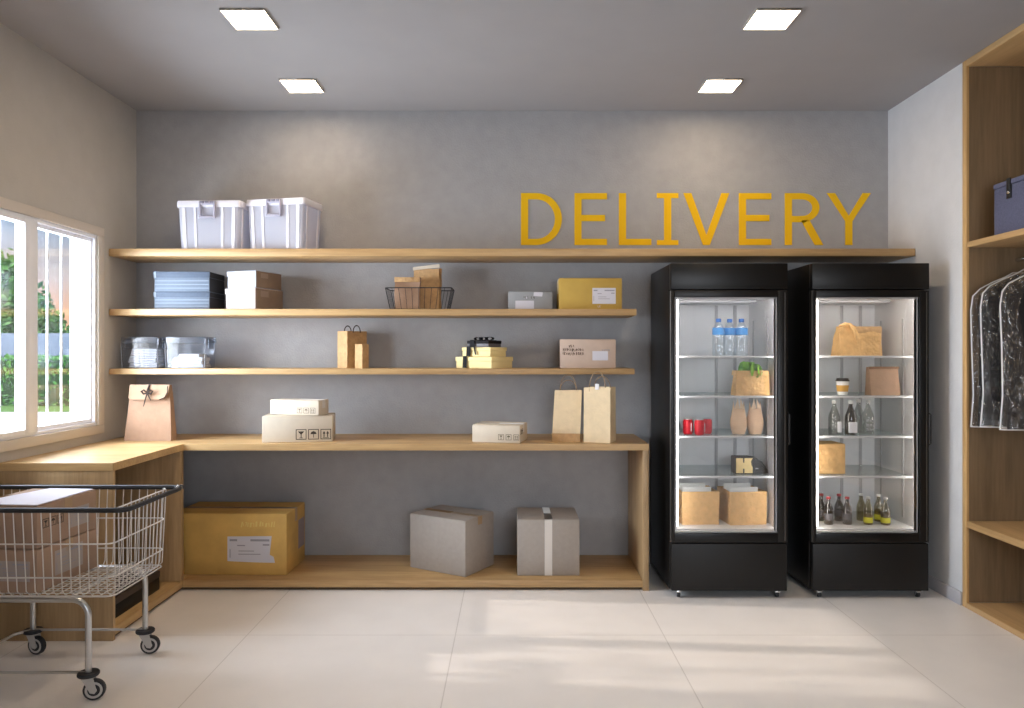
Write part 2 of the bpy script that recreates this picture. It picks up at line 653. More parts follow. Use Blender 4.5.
def corner(pl, pn, pr, y0, deg, d=None):
    """a box whose near vertical edge is seen at pn at depth y0, its faces reaching to pl and pr, turned by deg: centre, size, turn"""
    t = math.radians(deg)
    s, c = math.sin(t), math.cos(t)
    a, n = (pl - 512) / F, (pn - 512) / F
    x0 = n * y0
    w = (x0 - a * y0) / (c + a * s)
    if d is None:
        b = (pr - 512) / F
        d = (b * y0 - x0) / (s - b * c)
    back = y0 + max(0, w * s) + d * c
    if back > 4.895:
        print('BACK', pl, pn, pr, round(back, 3), round(w, 3), round(d, 3))
    return dict(x=x0 - c * w / 2 + s * d / 2, y=y0 + s * w / 2 + c * d / 2, w=w, d=d, rz=-t)


# ================================================================== room
XL, XR, YB, YN, H = -2.487, 2.490, 4.90, -1.60, 3.0
WY0, WY1, WZ0, WZ1 = 3.27, 4.43, 0.965, 2.10          # window opening in the left wall
NY0, NY1, NX = 1.10, 4.086, 3.09                       # wardrobe niche in the right wall

struct(MB().box(XL - 0.2, YN - 0.2, -0.12, NX + 0.15, YB + 0.2, 0).obj('floor', M_floor, smooth=False))
struct(MB().box(XL - 0.2, YN - 0.2, H, NX + 0.15, YB + 0.2, H + 0.15).obj('ceiling', M_ceil, smooth=False))
struct(MB().box(XL - 0.2, YB, 0, NX + 0.15, YB + 0.2, H).obj('wall_back', M_wall, smooth=False))
m = MB()
m.box(XL - 0.2, YN - 0.2, 0, NX + 0.15, YN, 0.90)
m.box(XL - 0.2, YN - 0.2, 2.30, NX + 0.15, YN, H)
m.box(XL - 0.2, YN - 0.2, 0.90, 0.0, YN, 2.30)
m.box(2.0, YN - 0.2, 0.90, NX + 0.15, YN, 2.30)
struct(m.obj('wall_front', pbr('plaster_dark', (112, 108, 104), 0.9), smooth=False))  # unseen wall, coloured dark to hold back bounced light
m = MB()
T = 0.16
m.box(XL - T, YN, 0, XL, YB, WZ0)
m.box(XL - T, YN, WZ1, XL, YB, H)
m.box(XL - T, YN, WZ0, XL, WY0, WZ1)
m.box(XL - T, WY1, WZ0, XL, YB, WZ1)
struct(m.obj('wall_left', M_side, smooth=False))
m = MB()
m.box(XR, NY1, 0, NX + 0.1, YB, H)
m.box(XR, YN, 0, NX + 0.1, NY0, H)
m.box(NX + 0.001, NY0, 0, NX + 0.1, NY1, H)
struct(m.obj('wall_right', M_right, smooth=False))
struct(MB().box(XR - 0.014, NY1 + 0.002, 0.0, XR, YB, 0.075, 0.003).obj('baseboard_right', M_base))
struct(MB().box(0.82, YB - 0.014, 0.0, XR - 0.014, YB, 0.075, 0.003).obj('baseboard_back', M_base))

# window: casing, sill, frame, sashes, bars, panes
def window(name, WY0, WY1, sashes, bars_to):
    win = struct(MB().box(XL - 0.12, WY0, WZ0 - 0.001, XL - 0.0, WY1, WZ0 + 0.018, 0.002).obj(name, M_white))
    cw = 0.062
    for bx in ((WY0 - cw, WZ1, WY1 + cw, WZ1 + cw * 0.85), (WY0 - cw, WZ0 - cw * 0.85, WY1 + cw, WZ0), (WY1, WZ0, WY1 + cw, WZ1), (WY0 - cw, WZ0, WY0, WZ1)):
        MB().box(XL, bx[0], bx[1], XL + 0.014, bx[2], bx[3], 0.003).obj('window_casing', M_trim, win)
    MB().box(XL - 0.12, WY0, WZ1 - 0.02, XL, WY1, WZ1).obj('window_frame', M_white, win)
    MB().box(XL - 0.12, WY1 - 0.02, WZ0 + 0.0185, XL, WY1, WZ1 - 0.0205).obj('window_frame', M_white, win)
    MB().box(XL - 0.12, WY0, WZ0 + 0.0185, XL, WY0 + 0.02, WZ1 - 0.0205).obj('window_frame', M_white, win)
    for (a, b, dx, sa, sb) in sashes:
        m = MB()
        x0, x1 = XL - dx - 0.016, XL - dx + 0.016
        lo, hi = WZ0 + 0.0185, WZ1 - 0.0205
        m.box(x0, a, lo, x1, a + sa, hi, 0.003)
        m.box(x0, b - sb, lo, x1, b, hi, 0.003)
        m.box(x0 + 0.001, a + sa, lo, x1 - 0.001, b - sb, lo + 0.022)
        m.box(x0 + 0.001, a + sa, hi - 0.022, x1 - 0.001, b - sb, hi)
        q = m.obj('sash', M_white, win)
        MB().box(XL - dx - 0.002, a + sa - 0.005, WZ0 + 0.025, XL - dx + 0.002, b - sb + 0.005, WZ1 - 0.027).obj('pane', M_glass, q)
    y = WY1 - 0.115
    while y > bars_to:
        if not 3.76 < y < 3.84:
            MB().box(XL - 0.068, y - 0.005, WZ0 + 0.0185, XL - 0.058, y + 0.005, WZ1 - 0.0205, 0.002).obj('window_bar', M_white, win)
        y -= 0.127
    return win


window('window_1', WY0, WY1, ((3.775, 4.41, 0.034, 0.05, 0.014), (3.29, 3.851, -0.004, 0.045, 0.10)), 3.3)

w2 = struct(MB().box(0.0, YN - 0.14, 0.90, 2.0, YN, 0.93, 0.003).obj('fill_window', M_white))  # unseen window, added behind the camera for fill light
for bx in ((0.0, 0.9305, 0.05, 2.2995), (1.95, 0.9305, 2.0, 2.2995), (0.0505, 2.25, 1.9495, 2.2995), (0.975, 0.9305, 1.025, 2.2495)):
    MB().box(bx[0], YN - 0.10, bx[1], bx[2], YN - 0.05, bx[3], 0.003).obj('window_frame', M_white, w2)
for x0 in (0.05, 1.025):
    MB().box(x0 + 0.0005, YN - 0.078, 0.931, x0 + 0.9245, YN - 0.073, 2.2495).obj('pane', M_glass, w2)

# ================================================================== outdoors
gr = struct(MB().box(-30, -8, -0.25, XL - 0.2, 18.0, -0.02).obj('ground', M_paving, smooth=False), 'pale paving outside the window', 'paving')
struct(MB().box(-30, 18.0, -0.25, 6, 40, -0.015).obj('lawn_surface', M_lawn, smooth=False), 'green lawn strip beyond the paving outside the window', 'lawn')
struct(MB().box(-26, 21.0, -0.1, 2, 21.2, 1.98).obj('garden_wall', M_gwall, smooth=False), 'blue grey garden wall behind the hedge', 'wall')
struct(MB().box(-3.16, 5.35, -0.2, XL - 0.17, 5.7, 3.4).obj('exterior_wall', M_ext, smooth=False), 'white outside wall beside the window', 'wall')


def leaves(mb, n, centre, rad, size, box=False, shell=0.55):
    cx, cy, cz = centre
    for _ in range(n):
        if box:
            p = Vector([random.uniform(-1, 1) for _ in range(3)])
            ax = random.randrange(3)
            p[ax] = math.copysign(random.uniform(0.82, 1.02), p[ax])
        else:
            p = Vector([random.gauss(0, 1) for _ in range(3)]).normalized()
            p *= (1 + 0.28 * noise.noise(p * 2.3 + Vector((cx, cy, cz)))) * random.uniform(shell, 1.0)
        p = Vector((cx + p.x * rad[0], cy + p.y * rad[1], cz + p.z * rad[2]))
        a = Vector([random.gauss(0, 1) for _ in range(3)]).normalized()
        b = a.orthogonal().normalized()
        s = size * random.uniform(0.6, 1.3)
        c = a.cross(b)
        v = [mb.bm.verts.new(p + q) for q in (-a * s, b * s * 0.42 + c * s * 0.1, a * s, -b * s * 0.42 + c * s * 0.1)]
        mb.bm.faces.new(v)


hedge = thing('hedge', 'clipped green hedge in front of the blue grey garden wall', 'hedge', (-13.6, 20.3, 0))
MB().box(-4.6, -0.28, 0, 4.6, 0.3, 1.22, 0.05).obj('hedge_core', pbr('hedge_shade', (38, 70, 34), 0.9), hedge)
m = MB()
leaves(m, 5200, (0, 0, 0.67), (4.7, 0.36, 0.66), 0.075, box=True)
m.obj('foliage', M_leaf, hedge)


def tree(label, x, y, h, rad, zc, n, size, mat, group=None):
    t = thing('garden_tree', label, 'tree', (x, y, -0.03), 0, group)
    MB().tube([(0, 0, 0), (0.04, 0.02, zc * 0.5), (0, 0, zc), (0.03, 0, zc + rad[2] * 0.5)], [0.09, 0.075, 0.06, 0.02], 8).obj('trunk', M_bark, t)
    mm = MB()
    leaves(mm, n, (0, 0, zc), rad, size, shell=0.25)
    mm.obj('foliage', mat, t)
    return t


tree('tall leafy tree beyond the garden wall, in the left window sash', at(6, 24), 24, 4.8, (0.98, 0.9, 1.75), 3.05, 1500, 0.17, M_leaf2)
tree('small round tree behind the garden wall, beside the window mullion', at(42, 22.2), 22.2, 3.4, (0.36, 0.4, 0.85), 2.55, 420, 0.12, M_leaf2)
tree('low bushy tree behind the garden wall, among the window bars', at(54, 23.6), 23.6, 2.9, (0.38, 0.4, 0.6), 2.2, 420, 0.11, M_leaf2)
tree('lowest dark treetop just showing over the garden wall', at(68, 22.2), 22.2, 2.5, (0.3, 0.3, 0.32), 2.0, 260, 0.08, M_leaf2)
sh = tree('broad tree outside whose leaves dapple the floor', -6.6, 2.55, 5.0, (1.4, 1.75, 1.05), 3.15, 1500, 0.085, M_leaf2)


# ================================================================== counter (one L-shaped built-in bench)
CT = 0.862
ct = thing('packing_counter', 'L-shaped oak packing counter along the back and window walls', 'counter', (0, 0, 0))
m = MB()
poly = [(-2.485, 3.58, CT - 0.038), (-1.93, 3.58, CT - 0.038), (-1.93, 4.34, CT - 0.038), (0.804, 4.34, CT - 0.038), (0.804, 4.898, CT - 0.038), (-2.485, 4.898, CT - 0.038)]
m.prism(poly, (0, 0, 0.038))
m.obj('worktop', M_oakx, ct)
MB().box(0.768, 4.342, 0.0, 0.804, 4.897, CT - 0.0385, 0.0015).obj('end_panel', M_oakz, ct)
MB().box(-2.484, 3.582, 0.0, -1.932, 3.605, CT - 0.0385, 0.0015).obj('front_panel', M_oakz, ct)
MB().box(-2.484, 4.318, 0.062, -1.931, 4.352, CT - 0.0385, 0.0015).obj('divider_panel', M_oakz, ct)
MB().box(-2.484, 3.606, 0.02, -1.935, 4.897, 0.06, 0.0015).obj('base_shelf', M_oaky, ct)
MB().box(-1.934, 4.345, 0.02, 0.767, 4.897, 0.06, 0.0015).obj('base_shelf', M_oakx, ct)
m = MB()
m.box(-1.97, 3.62, 0.0, -1.955, 4.38, 0.0195)
m.box(-1.955, 4.37, 0.0, 0.766, 4.385, 0.0195)
m.obj('plinth', pbr('plinth_dark', (96, 76, 54), 0.7), ct)

# ================================================================== floating shelves
S1, S2, S3 = 2.040, 1.668, 1.300
SY = 4.560
for nm_l, z, t, x1 in (('long top oak shelf running wall to wall under the yellow letters', S1, 0.046, 2.486),
                       ('second oak shelf from the top, carrying blue boxes and wire basket', S2, 0.040, 0.768),
                       ('third oak shelf from the top, just above the counter', S3, 0.036, 0.756)):
    o = MB().box(0, SY, z - t, x1 + 2.485, YB - 0.001, z, 0.003).obj('floating_shelf', M_oakx, loc=(-2.485, 0, 0))
    tag(o, nm_l, 'shelf', 'oak wall shelves')

# ================================================================== letters DELIVERY
LY = 4.894
ZT, ZB = zat(193, LY), zat(245.0, LY)
LW = 0.047


def letter(ch, px0, px1):
    x0, x1 = at(px0, LY), at(px1, LY)
    w, h = x1 - x0, ZT - ZB
    m = MB()
    off = (0, 0.0055, 0)

    def P(pts):
        m.prism([(u, 0, v) for u, v in pts], off)

    def bar(a, b, t=LW):
        P([(a[0], a[1]), (b[0], a[1]), (b[0], b[1]), (a[0], b[1])])

    t = LW * 0.88
    if ch == 'D':
        outer, inner = [], []
        r = w * 0.62
        pts_o = [(0, 0), (w - r, 0)]
        n = 18
        for i in range(1, n):
            a = -PI / 2 + PI * i / n
            pts_o.append((w - r + r * math.cos(a), h / 2 + h / 2 * math.sin(a)))
        pts_o += [(w - r, h), (0, h)]
        pts_i = [(LW, t), (w - r, t)]
        for i in range(1, n):
            a = -PI / 2 + PI * i / n
            pts_i.append((w - r + (r - LW) * math.cos(a), h / 2 + (h / 2 - t) * math.sin(a)))
        pts_i += [(w - r, h - t), (LW, h - t)]
        k = len(pts_o)
        for i in range(k):
            j = (i + 1) % k
            P([pts_o[i], pts_o[j], pts_i[j], pts_i[i]])
    elif ch == 'E':
        bar((0, 0), (LW, h))
        bar((LW, 0), (w, t))
        bar((LW, h - t), (w, h))
        bar((LW, h * 0.52 - t / 2), (w * 0.94, h * 0.52 + t / 2))
    elif ch == 'L':
        bar((0, 0), (LW, h))
        bar((LW, 0), (w, t))
    elif ch == 'I':
        bar((w / 2 - LW / 2, 0), (w / 2 + LW / 2, h))
        bar((0, 0), (w / 2 - LW / 2, t * 0.8))
        bar((w / 2 + LW / 2, 0), (w, t * 0.8))
        bar((0, h - t * 0.8), (w / 2 - LW / 2, h))
        bar((w / 2 + LW / 2, h - t * 0.8), (w, h))
    elif ch == 'V':
        s = LW * 1.12
        P([(0, h), (s, h), (w / 2, s * 1.25), (w / 2 + s * 0.42, 0), (w / 2 - s * 0.42, 0)])
        P([(w, h), (w - s, h), (w / 2, s * 1.25), (w / 2 + s * 0.42, 0)])
    elif ch == 'R':
        bar((0, 0), (LW, h))
        mid = h * 0.44
        hh = h - mid
        r = w * 0.46
        cxx = w * 0.90 - r
        n = 14
        po, pi = [(LW, mid), (cxx, mid)], [(LW, mid + t), (cxx, mid + t)]
        for i in range(1, n):
            a = -PI / 2 + PI * i / n
            po.append((cxx + r * math.cos(a), mid + hh / 2 + hh / 2 * math.sin(a)))
            pi.append((cxx + (r - LW) * math.cos(a), mid + hh / 2 + (hh / 2 - t) * math.sin(a)))
        po += [(cxx, h), (LW, h)]
        pi += [(cxx, h - t), (LW, h - t)]
        for i in range(len(po) - 1):
            P([po[i], po[i + 1], pi[i + 1], pi[i]])
        s = LW * 1.2
        P([(w * 0.42, mid + t * 0.3), (w * 0.42 + s, mid + t * 0.3), (w, 0), (w - s, 0)])
    elif ch == 'Y':
        s = LW * 1.15
        bar((w / 2 - LW / 2, 0), (w / 2 + LW / 2, h * 0.46))
        P([(0, h), (s, h), (w / 2, h * 0.56), (w / 2 + LW / 2, h * 0.46), (w / 2 - LW / 2, h * 0.46)])
        P([(w, h), (w - s, h), (w / 2, h * 0.56), (w / 2 + LW / 2, h * 0.46)])
    o = m.obj('sign_letter', M_letter, loc=(x0, LY + 0.0005, ZB), smooth=False)
    return o


LET = [('D', 521, 562), ('E', 574.5, 607), ('L', 619, 651.5), ('I', 657, 678.5), ('V', 683.5, 729.5), ('E', 739, 771.5), ('R', 785, 823.5), ('Y', 827, 871)]
seen = {}
for ch, a, b in LET:
    o = letter(ch, a, b)
    seen[ch] = seen.get(ch, 0) + 1
    ex = ''
    if ch == 'E':
        ex = ' between D and L' if seen[ch] == 1 else ' between V and R'
    tag(o, 'yellow wall letter ' + ch + (ex or ' of the DELIVERY sign'), 'letter', 'yellow DELIVERY sign letters')

# ================================================================== ceiling panel lights
rows = [(4.427, 'nearest the back wall'), (3.548, 'in the second row from the back wall')]
lp = thing('ceiling_light', '', 'ceiling light', (0, 0, 0), 0, 'square ceiling panel lights')
m = MB()
h2 = 0.106
m.box(-h2, -h2, -0.010, -h2 + 0.005, h2, 0)
m.box(h2 - 0.005, -h2, -0.010, h2, h2, 0)
m.box(-h2 + 0.005, -h2, -0.010, h2 - 0.005, -h2 + 0.005, 0)
m.box(-h2 + 0.005, h2 - 0.005, -0.010, h2 - 0.005, h2, 0)
m.obj('frame', M_lampf, lp)
MB().box(-h2 + 0.005, -h2 + 0.005, -0.009, h2 - 0.005, h2 - 0.005, -0.001).obj('diffuser', M_lamp, lp)
first = True
for yy, where in rows + [(2.67, 'unseen third row, added for brightness'), (1.79, 'unseen fourth row, added for brightness'), ]:  # the last two rows are out of view, added to brighten the room
    for xx, side in ((-1.256, 'window'), (1.244, 'wardrobe')):
        lb = 'square lit ceiling panel on the %s side, %s' % (side, where)
        if first:
            lp.location = (xx, yy, H - 0.0005)
            lp['label'] = lb
            first = False
        else:
            dup(lp, lb, (xx, yy, H - 0.0005))


# ================================================================== cartons, printed marks
def face_fn(w, d, face):
    """(u, v) on a face of a box centred on its base -> 3-D point, and the outward normal"""
    if face == 'front':
        return (lambda u, v, o=0.0: (-w / 2 + u, -d / 2 - o, v)), Vector((0, -1, 0))
    return (lambda u, v, o=0.0: (w / 2 + o, -d / 2 + u, v)), Vector((1, 0, 0))


def patch(mb, fn, nrm, poly, t=0.0008, lift=0.0):
    mb.prism([fn(u, v, lift) for u, v in poly], nrm * t)


def rect(u0, v0, u1, v1):
    return [(u0, v0), (u1, v0), (u1, v1), (u0, v1)]


def shipping_label(root, w, d, face, u0, v0, u1, v1, torn=False, mat=None):
    fn, nrm = face_fn(w, d, face)
    m = MB()
    p = rect(u0, v0, u1, v1)
    if torn:
        p = [(u0, v0 + 0.008), (u0 + (u1 - u0) * 0.6, v0 + 0.002), (u1 + 0.02, v0), (u1 + 0.012, v0 + (v1 - v0) * 0.22), (u1 - 0.012, v0 + (v1 - v0) * 0.3), (u1, v1), (u0, v1 - 0.004)]
    patch(m, fn, nrm, p)
    lab = m.obj('label', mat or M_labelg, root)
    lab['label'] = 'pale printed shipping label'
    m = MB()
    uw, vh = u1 - u0, v1 - v0
    for (a, b, c, e) in ((0.05, 0.80, 0.22, 0.88), (0.52, 0.80, 0.95, 0.88), (0.80, 0.64, 0.95, 0.70), (0.22, 0.62, 0.40, 0.66), (0.25, 0.42, 0.6, 0.45), (0.25, 0.3, 0.75, 0.33), (0.05, 0.18, 0.07, 0.5)):
        patch(m, fn, nrm, rect(u0 + a * uw, v0 + b * vh, u0 + c * uw, v0 + e * vh), 0.0005, 0.0008)
    m.obj('print', M_inkg, lab)
    return lab


def icons(root, w, d, face, u0, v0, s, gap, mat, kinds=('glass', 'umbrella', 'arrows'), n='handling_icons'):
    fn, nrm = face_fn(w, d, face)
    m = MB()
    for i, k in enumerate(kinds):
        u = u0 + i * (s + gap)
        e = s * 0.07
        for r in (rect(u, v0, u + s, v0 + e), rect(u, v0 + s - e, u + s, v0 + s), rect(u, v0 + e, u + e, v0 + s - e), rect(u + s - e, v0 + e, u + s, v0 + s - e)):
            patch(m, fn, nrm, r)
        c = u + s / 2
        if k == 'glass':
            patch(m, fn, nrm, [(c - 0.04 * s, v0 + 0.2 * s), (c + 0.04 * s, v0 + 0.2 * s), (c + 0.04 * s, v0 + 0.5 * s), (c + 0.3 * s, v0 + 0.8 * s), (c - 0.3 * s, v0 + 0.8 * s), (c - 0.04 * s, v0 + 0.5 * s)])
            patch(m, fn, nrm, rect(c - 0.16 * s, v0 + 0.14 * s, c + 0.16 * s, v0 + 0.2 * s))
        elif k == 'umbrella':
            patch(m, fn, nrm, [(c - 0.3 * s, v0 + 0.52 * s), (c + 0.3 * s, v0 + 0.52 * s), (c + 0.2 * s, v0 + 0.72 * s), (c, v0 + 0.82 * s), (c - 0.2 * s, v0 + 0.72 * s)])
            patch(m, fn, nrm, rect(c - 0.03 * s, v0 + 0.18 * s, c + 0.03 * s, v0 + 0.52 * s))
        else:
            for q in (-0.17, 0.17):
                patch(m, fn, nrm, [(c + (q - 0.045) * s, v0 + 0.22 * s), (c + (q + 0.045) * s, v0 + 0.22 * s), (c + (q + 0.045) * s, v0 + 0.55 * s), (c + (q + 0.13) * s, v0 + 0.55 * s), (c + q * s, v0 + 0.82 * s), (c + (q - 0.13) * s, v0 + 0.55 * s), (c + (q - 0.045) * s, v0 + 0.55 * s)])
            patch(m, fn, nrm, rect(c - 0.3 * s, v0 + 0.13 * s, c + 0.3 * s, v0 + 0.18 * s))
    o = m.obj(n, mat, root, smooth=False)
    return o


def scribble(root, w, d, face, u0, v0, u1, v1, mat, seed, rows=1, name='print', dense=0.8):
    """faint unreadable print: short strokes"""
    rnd = random.Random(seed)
    fn, nrm = face_fn(w, d, face)
    m = MB()
    rh = (v1 - v0) / rows
    for r in range(rows):
        u = u0
        while u < u1:
            st = rh * rnd.uniform(0.15, 0.5)
            if rnd.random() < dense:
                lo = v0 + r * rh + rnd.uniform(0.05, 0.3) * rh
                hi = v0 + (r + 1) * rh - rnd.uniform(0.05, 0.3) * rh
                sl = rnd.uniform(-0.2, 0.2) * rh
                a = min(st * 0.6, 0.010)
                patch(m, fn, nrm, [(u, lo), (u + a, lo), (u + a + sl, hi), (u + sl, hi)])
                if rnd.random() < 0.5:
                    q = lo + (hi - lo) * rnd.choice((0.1, 0.5, 0.9))
                    patch(m, fn, nrm, rect(u, q - rh * 0.05, u + st, q + rh * 0.05), 0.0006)
            u += st + rh * 0.1
    return m.obj(name, mat, root, smooth=False)


def carton(label, B, z, h, mat, tape=None, tape_axis='x', flaps=True, group=None, name='cardboard_box', tape_drop=0.0, bev=0.004, cat='box'):
    w, d = B['w'], B['d']
    t = thing(name, label, cat, (B['x'], B['y'], z), B['rz'], group)
    ft = 0.003 if flaps else 0.0
    MB().box(-w / 2, -d / 2, 0.0005, w / 2, d / 2, h - ft, bev, 2).obj('body', mat, t)
    if flaps:
        e = 0.0015
        if tape_axis == 'x':
            MB().box(-w / 2 + e, -d / 2 + e, h - ft, w / 2 - e, -0.0015, h, 0.001, 1).obj('flap', mat, t)
            MB().box(-w / 2 + e, 0.0015, h - ft, w / 2 - e, d / 2 - e, h, 0.001, 1).obj('flap', mat, t)
        else:
            MB().box(-w / 2 + e, -d / 2 + e, h - ft, -0.0015, d / 2 - e, h, 0.001, 1).obj('flap', mat, t)
            MB().box(0.0015, -d / 2 + e, h - ft, w / 2 - e, d / 2 - e, h, 0.001, 1).obj('flap', mat, t)
    if tape:
        tw = min(0.045, 0.3 * min(w, d))
        m = MB()
        if tape_axis == 'x':
            m.box(-w / 2, -tw / 2, h, w / 2, tw / 2, h + 0.0006)
            dr = tape_drop or 0.05
            m.box(w / 2, -tw / 2, h - dr, w / 2 + 0.0008, tw / 2, h + 0.0006)
            m.box(-w / 2 - 0.0008, -tw / 2, h - dr, -w / 2, tw / 2, h + 0.0006)
        else:
            dr = tape_drop or 0.05
            m.box(-tw / 2, -d / 2, h, tw / 2, d / 2, h + 0.0006)
            m.box(-tw / 2, -d / 2 - 0.0008, max(0.001, h - dr), tw / 2, -d / 2, h + 0.0006)
            m.box(-tw / 2, d / 2, h - dr, tw / 2, d / 2 + 0.0008, h + 0.0006)
        m.obj('tape', tape, t)
    return t


def lidded(label, B, z, h, mat, lid_mat, lid_h, group=None, over=0.004, name='storage_box', cat='box'):
    w, d = B['w'], B['d']
    t = thing(name, label, cat, (B['x'], B['y'], z), B['rz'], group)
    MB().box(-w / 2 + over, -d / 2 + over, 0.0005, w / 2 - over, d / 2 - over, h - lid_h * 0.5, 0.003).obj('body', mat, t)
    MB().box(-w / 2, -d / 2, h - lid_h, w / 2, d / 2, h, 0.003).obj('lid', lid_mat, t)
    return t


# ---------------------------------------------------------------- top shelf: two white totes
def tote(label, B, z, h, group):
    w, d = B['w'], B['d']
    t = thing('storage_tote', label, 'storage box', (B['x'], B['y'], z), B['rz'], group)

    def ring(hw, hd, zz, r=0.018):
        p = []
        for (sx, sy, a0) in ((1, -1, -90), (1, 1, 0), (-1, 1, 90), (-1, -1, 180)):
            for k in range(5):
                a = math.radians(a0 + 22.5 * k)
                p.append((sx * (hw - r) + r * math.cos(a), sy * (hd - r) + r * math.sin(a), zz))
        return p

    lh = 0.042
    m = MB()
    m.loft([ring(w / 2 * 0.90, d / 2 * 0.88, 0.001), ring(w / 2 * 0.955, d / 2 * 0.95, h - lh)], True, False)
    m.obj('body', M_tote, t)
    for u in (-0.40, -0.22, 0.22, 0.40):
        for q in (-1,):
            m = MB()
            xb, xt = u * w * 0.92, u * w * 0.975
            ww = 0.010 if abs(u) > 0.3 else 0.007
            yb, yt = -d / 2 * 0.88 - 0.004, -d / 2 * 0.95 - 0.004
            m.loft([[(xb - ww, yb, 0.004), (xb + ww, yb, 0.004), (xb + ww, yb + 0.006, 0.004), (xb - ww, yb + 0.006, 0.004)],
                    [(xt - ww, yt, h - lh - 0.002), (xt + ww, yt, h - lh - 0.002), (xt + ww, yt + 0.006, h - lh - 0.002), (xt - ww, yt + 0.006, h - lh - 0.002)]])
            m.obj('rib', M_totel, t)
    for v in (-0.3, 0.3):
        m = MB()
        xb, xt = w / 2 * 0.90 + 0.003, w / 2 * 0.955 + 0.003
        yb, yt = v * d * 0.88, v * d * 0.95
        m.loft([[(xb - 0.006, yb - 0.008, 0.004), (xb, yb - 0.008, 0.004), (xb, yb + 0.008, 0.004), (xb - 0.006, yb + 0.008, 0.004)],
                [(xt - 0.006, yt - 0.008, h - lh - 0.002), (xt, yt - 0.008, h - lh - 0.002), (xt, yt + 0.008, h - lh - 0.002), (xt - 0.006, yt + 0.008, h - lh - 0.002)]])
        m.obj('rib', M_totel, t)
    m = MB()
    m.loft([ring(w / 2 * 0.99, d / 2 * 0.99, h - lh), ring(w / 2, d / 2, h - lh + 0.006), ring(w / 2, d / 2, h - 0.012), ring(w / 2 * 0.985, d / 2 * 0.985, h - 0.002), ring(w / 2 * 0.90, d / 2 * 0.88, h)], True, True)
    m.obj('lid', M_totel, t)
    m = MB()
    lw, y0 = w * 0.25, -d / 2
    xo = -0.004
    m.box(xo - lw / 2, y0 - 0.012, h - 0.105, xo - lw / 2 + 0.012, y0 + 0.004, h - 0.012, 0.003)
    m.box(xo + lw / 2 - 0.012, y0 - 0.012, h - 0.105, xo + lw / 2, y0 + 0.004, h - 0.012, 0.003)
    m.box(xo - lw / 2, y0 - 0.012, h - 0.115, xo + lw / 2, y0 + 0.002, h - 0.098, 0.003)
    m.box(xo - lw / 2, y0 - 0.010, h - 0.030, xo + lw / 2, y0 + 0.004, h - 0.006, 0.003)
    lt = m.obj('latch', M_toteg, t)
    m = MB()
    for k in range(3):
        u = xo + (k - 1) * lw * 0.3
        m.box(u - 0.010, y0 - 0.015, h - 0.022, u + 0.010, y0 - 0.009, h - 0.008, 0.002)
    m.obj('hinge_tab', pbr('tote_tab_grey', (128, 124, 140), 0.5), lt)
    return t


G = 'white plastic totes on the top shelf'
B = corner(176.0, 240.5, None, 4.585, 2, d=0.28)
tote('white plastic latch-lid tote at the window end of the top shelf', B, S1, 0.305, G)
B = corner(245.2, 304.5, 323.5, 4.555, 12)
tote('white plastic latch-lid tote with its side in view, nearer the yellow letters', B, S1, 0.318, G)

# ---------------------------------------------------------------- second shelf
def blue_box(label, B, z, h, group):
    t = lidded(label, B, z, h, M_blueb, M_blued, h * 0.30, group, over=0.0025)
    w, d = B['w'], B['d']
    fn, nrm = face_fn(w - 0.005, d - 0.005, 'front')
    m = MB()
    for k in range(3):
        v = h * (0.16 + 0.18 * k)
        patch(m, fn, nrm, rect(0.004, v, w - 0.009, v + 0.005))
    m.obj('stripe', M_stripe, t)
    MB().box(-w / 2 - 0.0012, -d / 2 - 0.0015, h * 0.70, -w / 2 + 0.014, -d / 2 + 0.02, h).obj('corner_guard', M_stripe, t)
    s = MB()
    s.box(w / 2 - 0.0026, -d / 2 + 0.003, 0.002, w / 2 - 0.0010, d / 2 - 0.003, h * 0.69)
    s.box(w / 2, -d / 2 + 0.003, h * 0.71, w / 2 + 0.0012, d / 2 - 0.003, h - 0.004)
    e = s.obj('end_facing', pbr('dark_end_grey', (48, 50, 56), 0.7), t)  # dark facing laid over the right end
    e['label'] = 'dark right end face'
    return t


B = corner(153.8, 209.6, 224.5, 4.615, 0)
G = 'striped blue grey storage boxes'
blue_box('striped blue grey storage box at the bottom of the two-box stack', B, S2, 0.110, G)
blue_box('striped blue grey storage box on top of the other one', B, S2 + 0.1105, 0.126, G)

B = corner(225.0, 255.2, 283.0, 4.565, 21)
t = lidded('pinkish white archive box, lower of the pair beside the blue boxes', B, S2, 0.132, M_wpink, M_wpink, 0.035, 'pale archive boxes')
w, d = B['w'], B['d']


def archive_extra(t, w, d, h, u0, v0, u1, v1):
    fn, nrm = face_fn(w, d, 'front')
    m = MB()
    patch(m, fn, nrm, rect(u0, v0, u1, v1), 0.0015)
    o = m.obj('name_card', M_label, t)
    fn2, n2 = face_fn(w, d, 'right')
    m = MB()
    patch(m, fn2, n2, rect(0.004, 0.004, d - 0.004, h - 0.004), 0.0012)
    e = m.obj('end_panel', M_sideshade, t)  # shade on the right side, put into a brown overlay
    e['label'] = 'brown shaded end face'
    m = MB()
    patch(m, fn2, n2, rect(d * 0.18, h * 0.60, d * 0.46, h * 0.88), 0.0008, 0.0013)
    m.obj('end_card', pbr('taupe_card', (152, 136, 126), 0.7), t)


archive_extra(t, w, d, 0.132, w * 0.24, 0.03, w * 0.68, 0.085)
B2 = dict(B)
B2['w'], B2['d'] = B['w'] * 0.965, B['d'] * 0.92
t = lidded('cool white archive box, upper of the pair beside the blue boxes', B2, S2 + 0.1325, 0.108, M_wgrey, M_wgrey, 0.032, 'pale archive boxes')
archive_extra(t, B2['w'], B2['d'], 0.108, B2['w'] * 0.24, 0.052, B2['w'] * 0.62, 0.096)


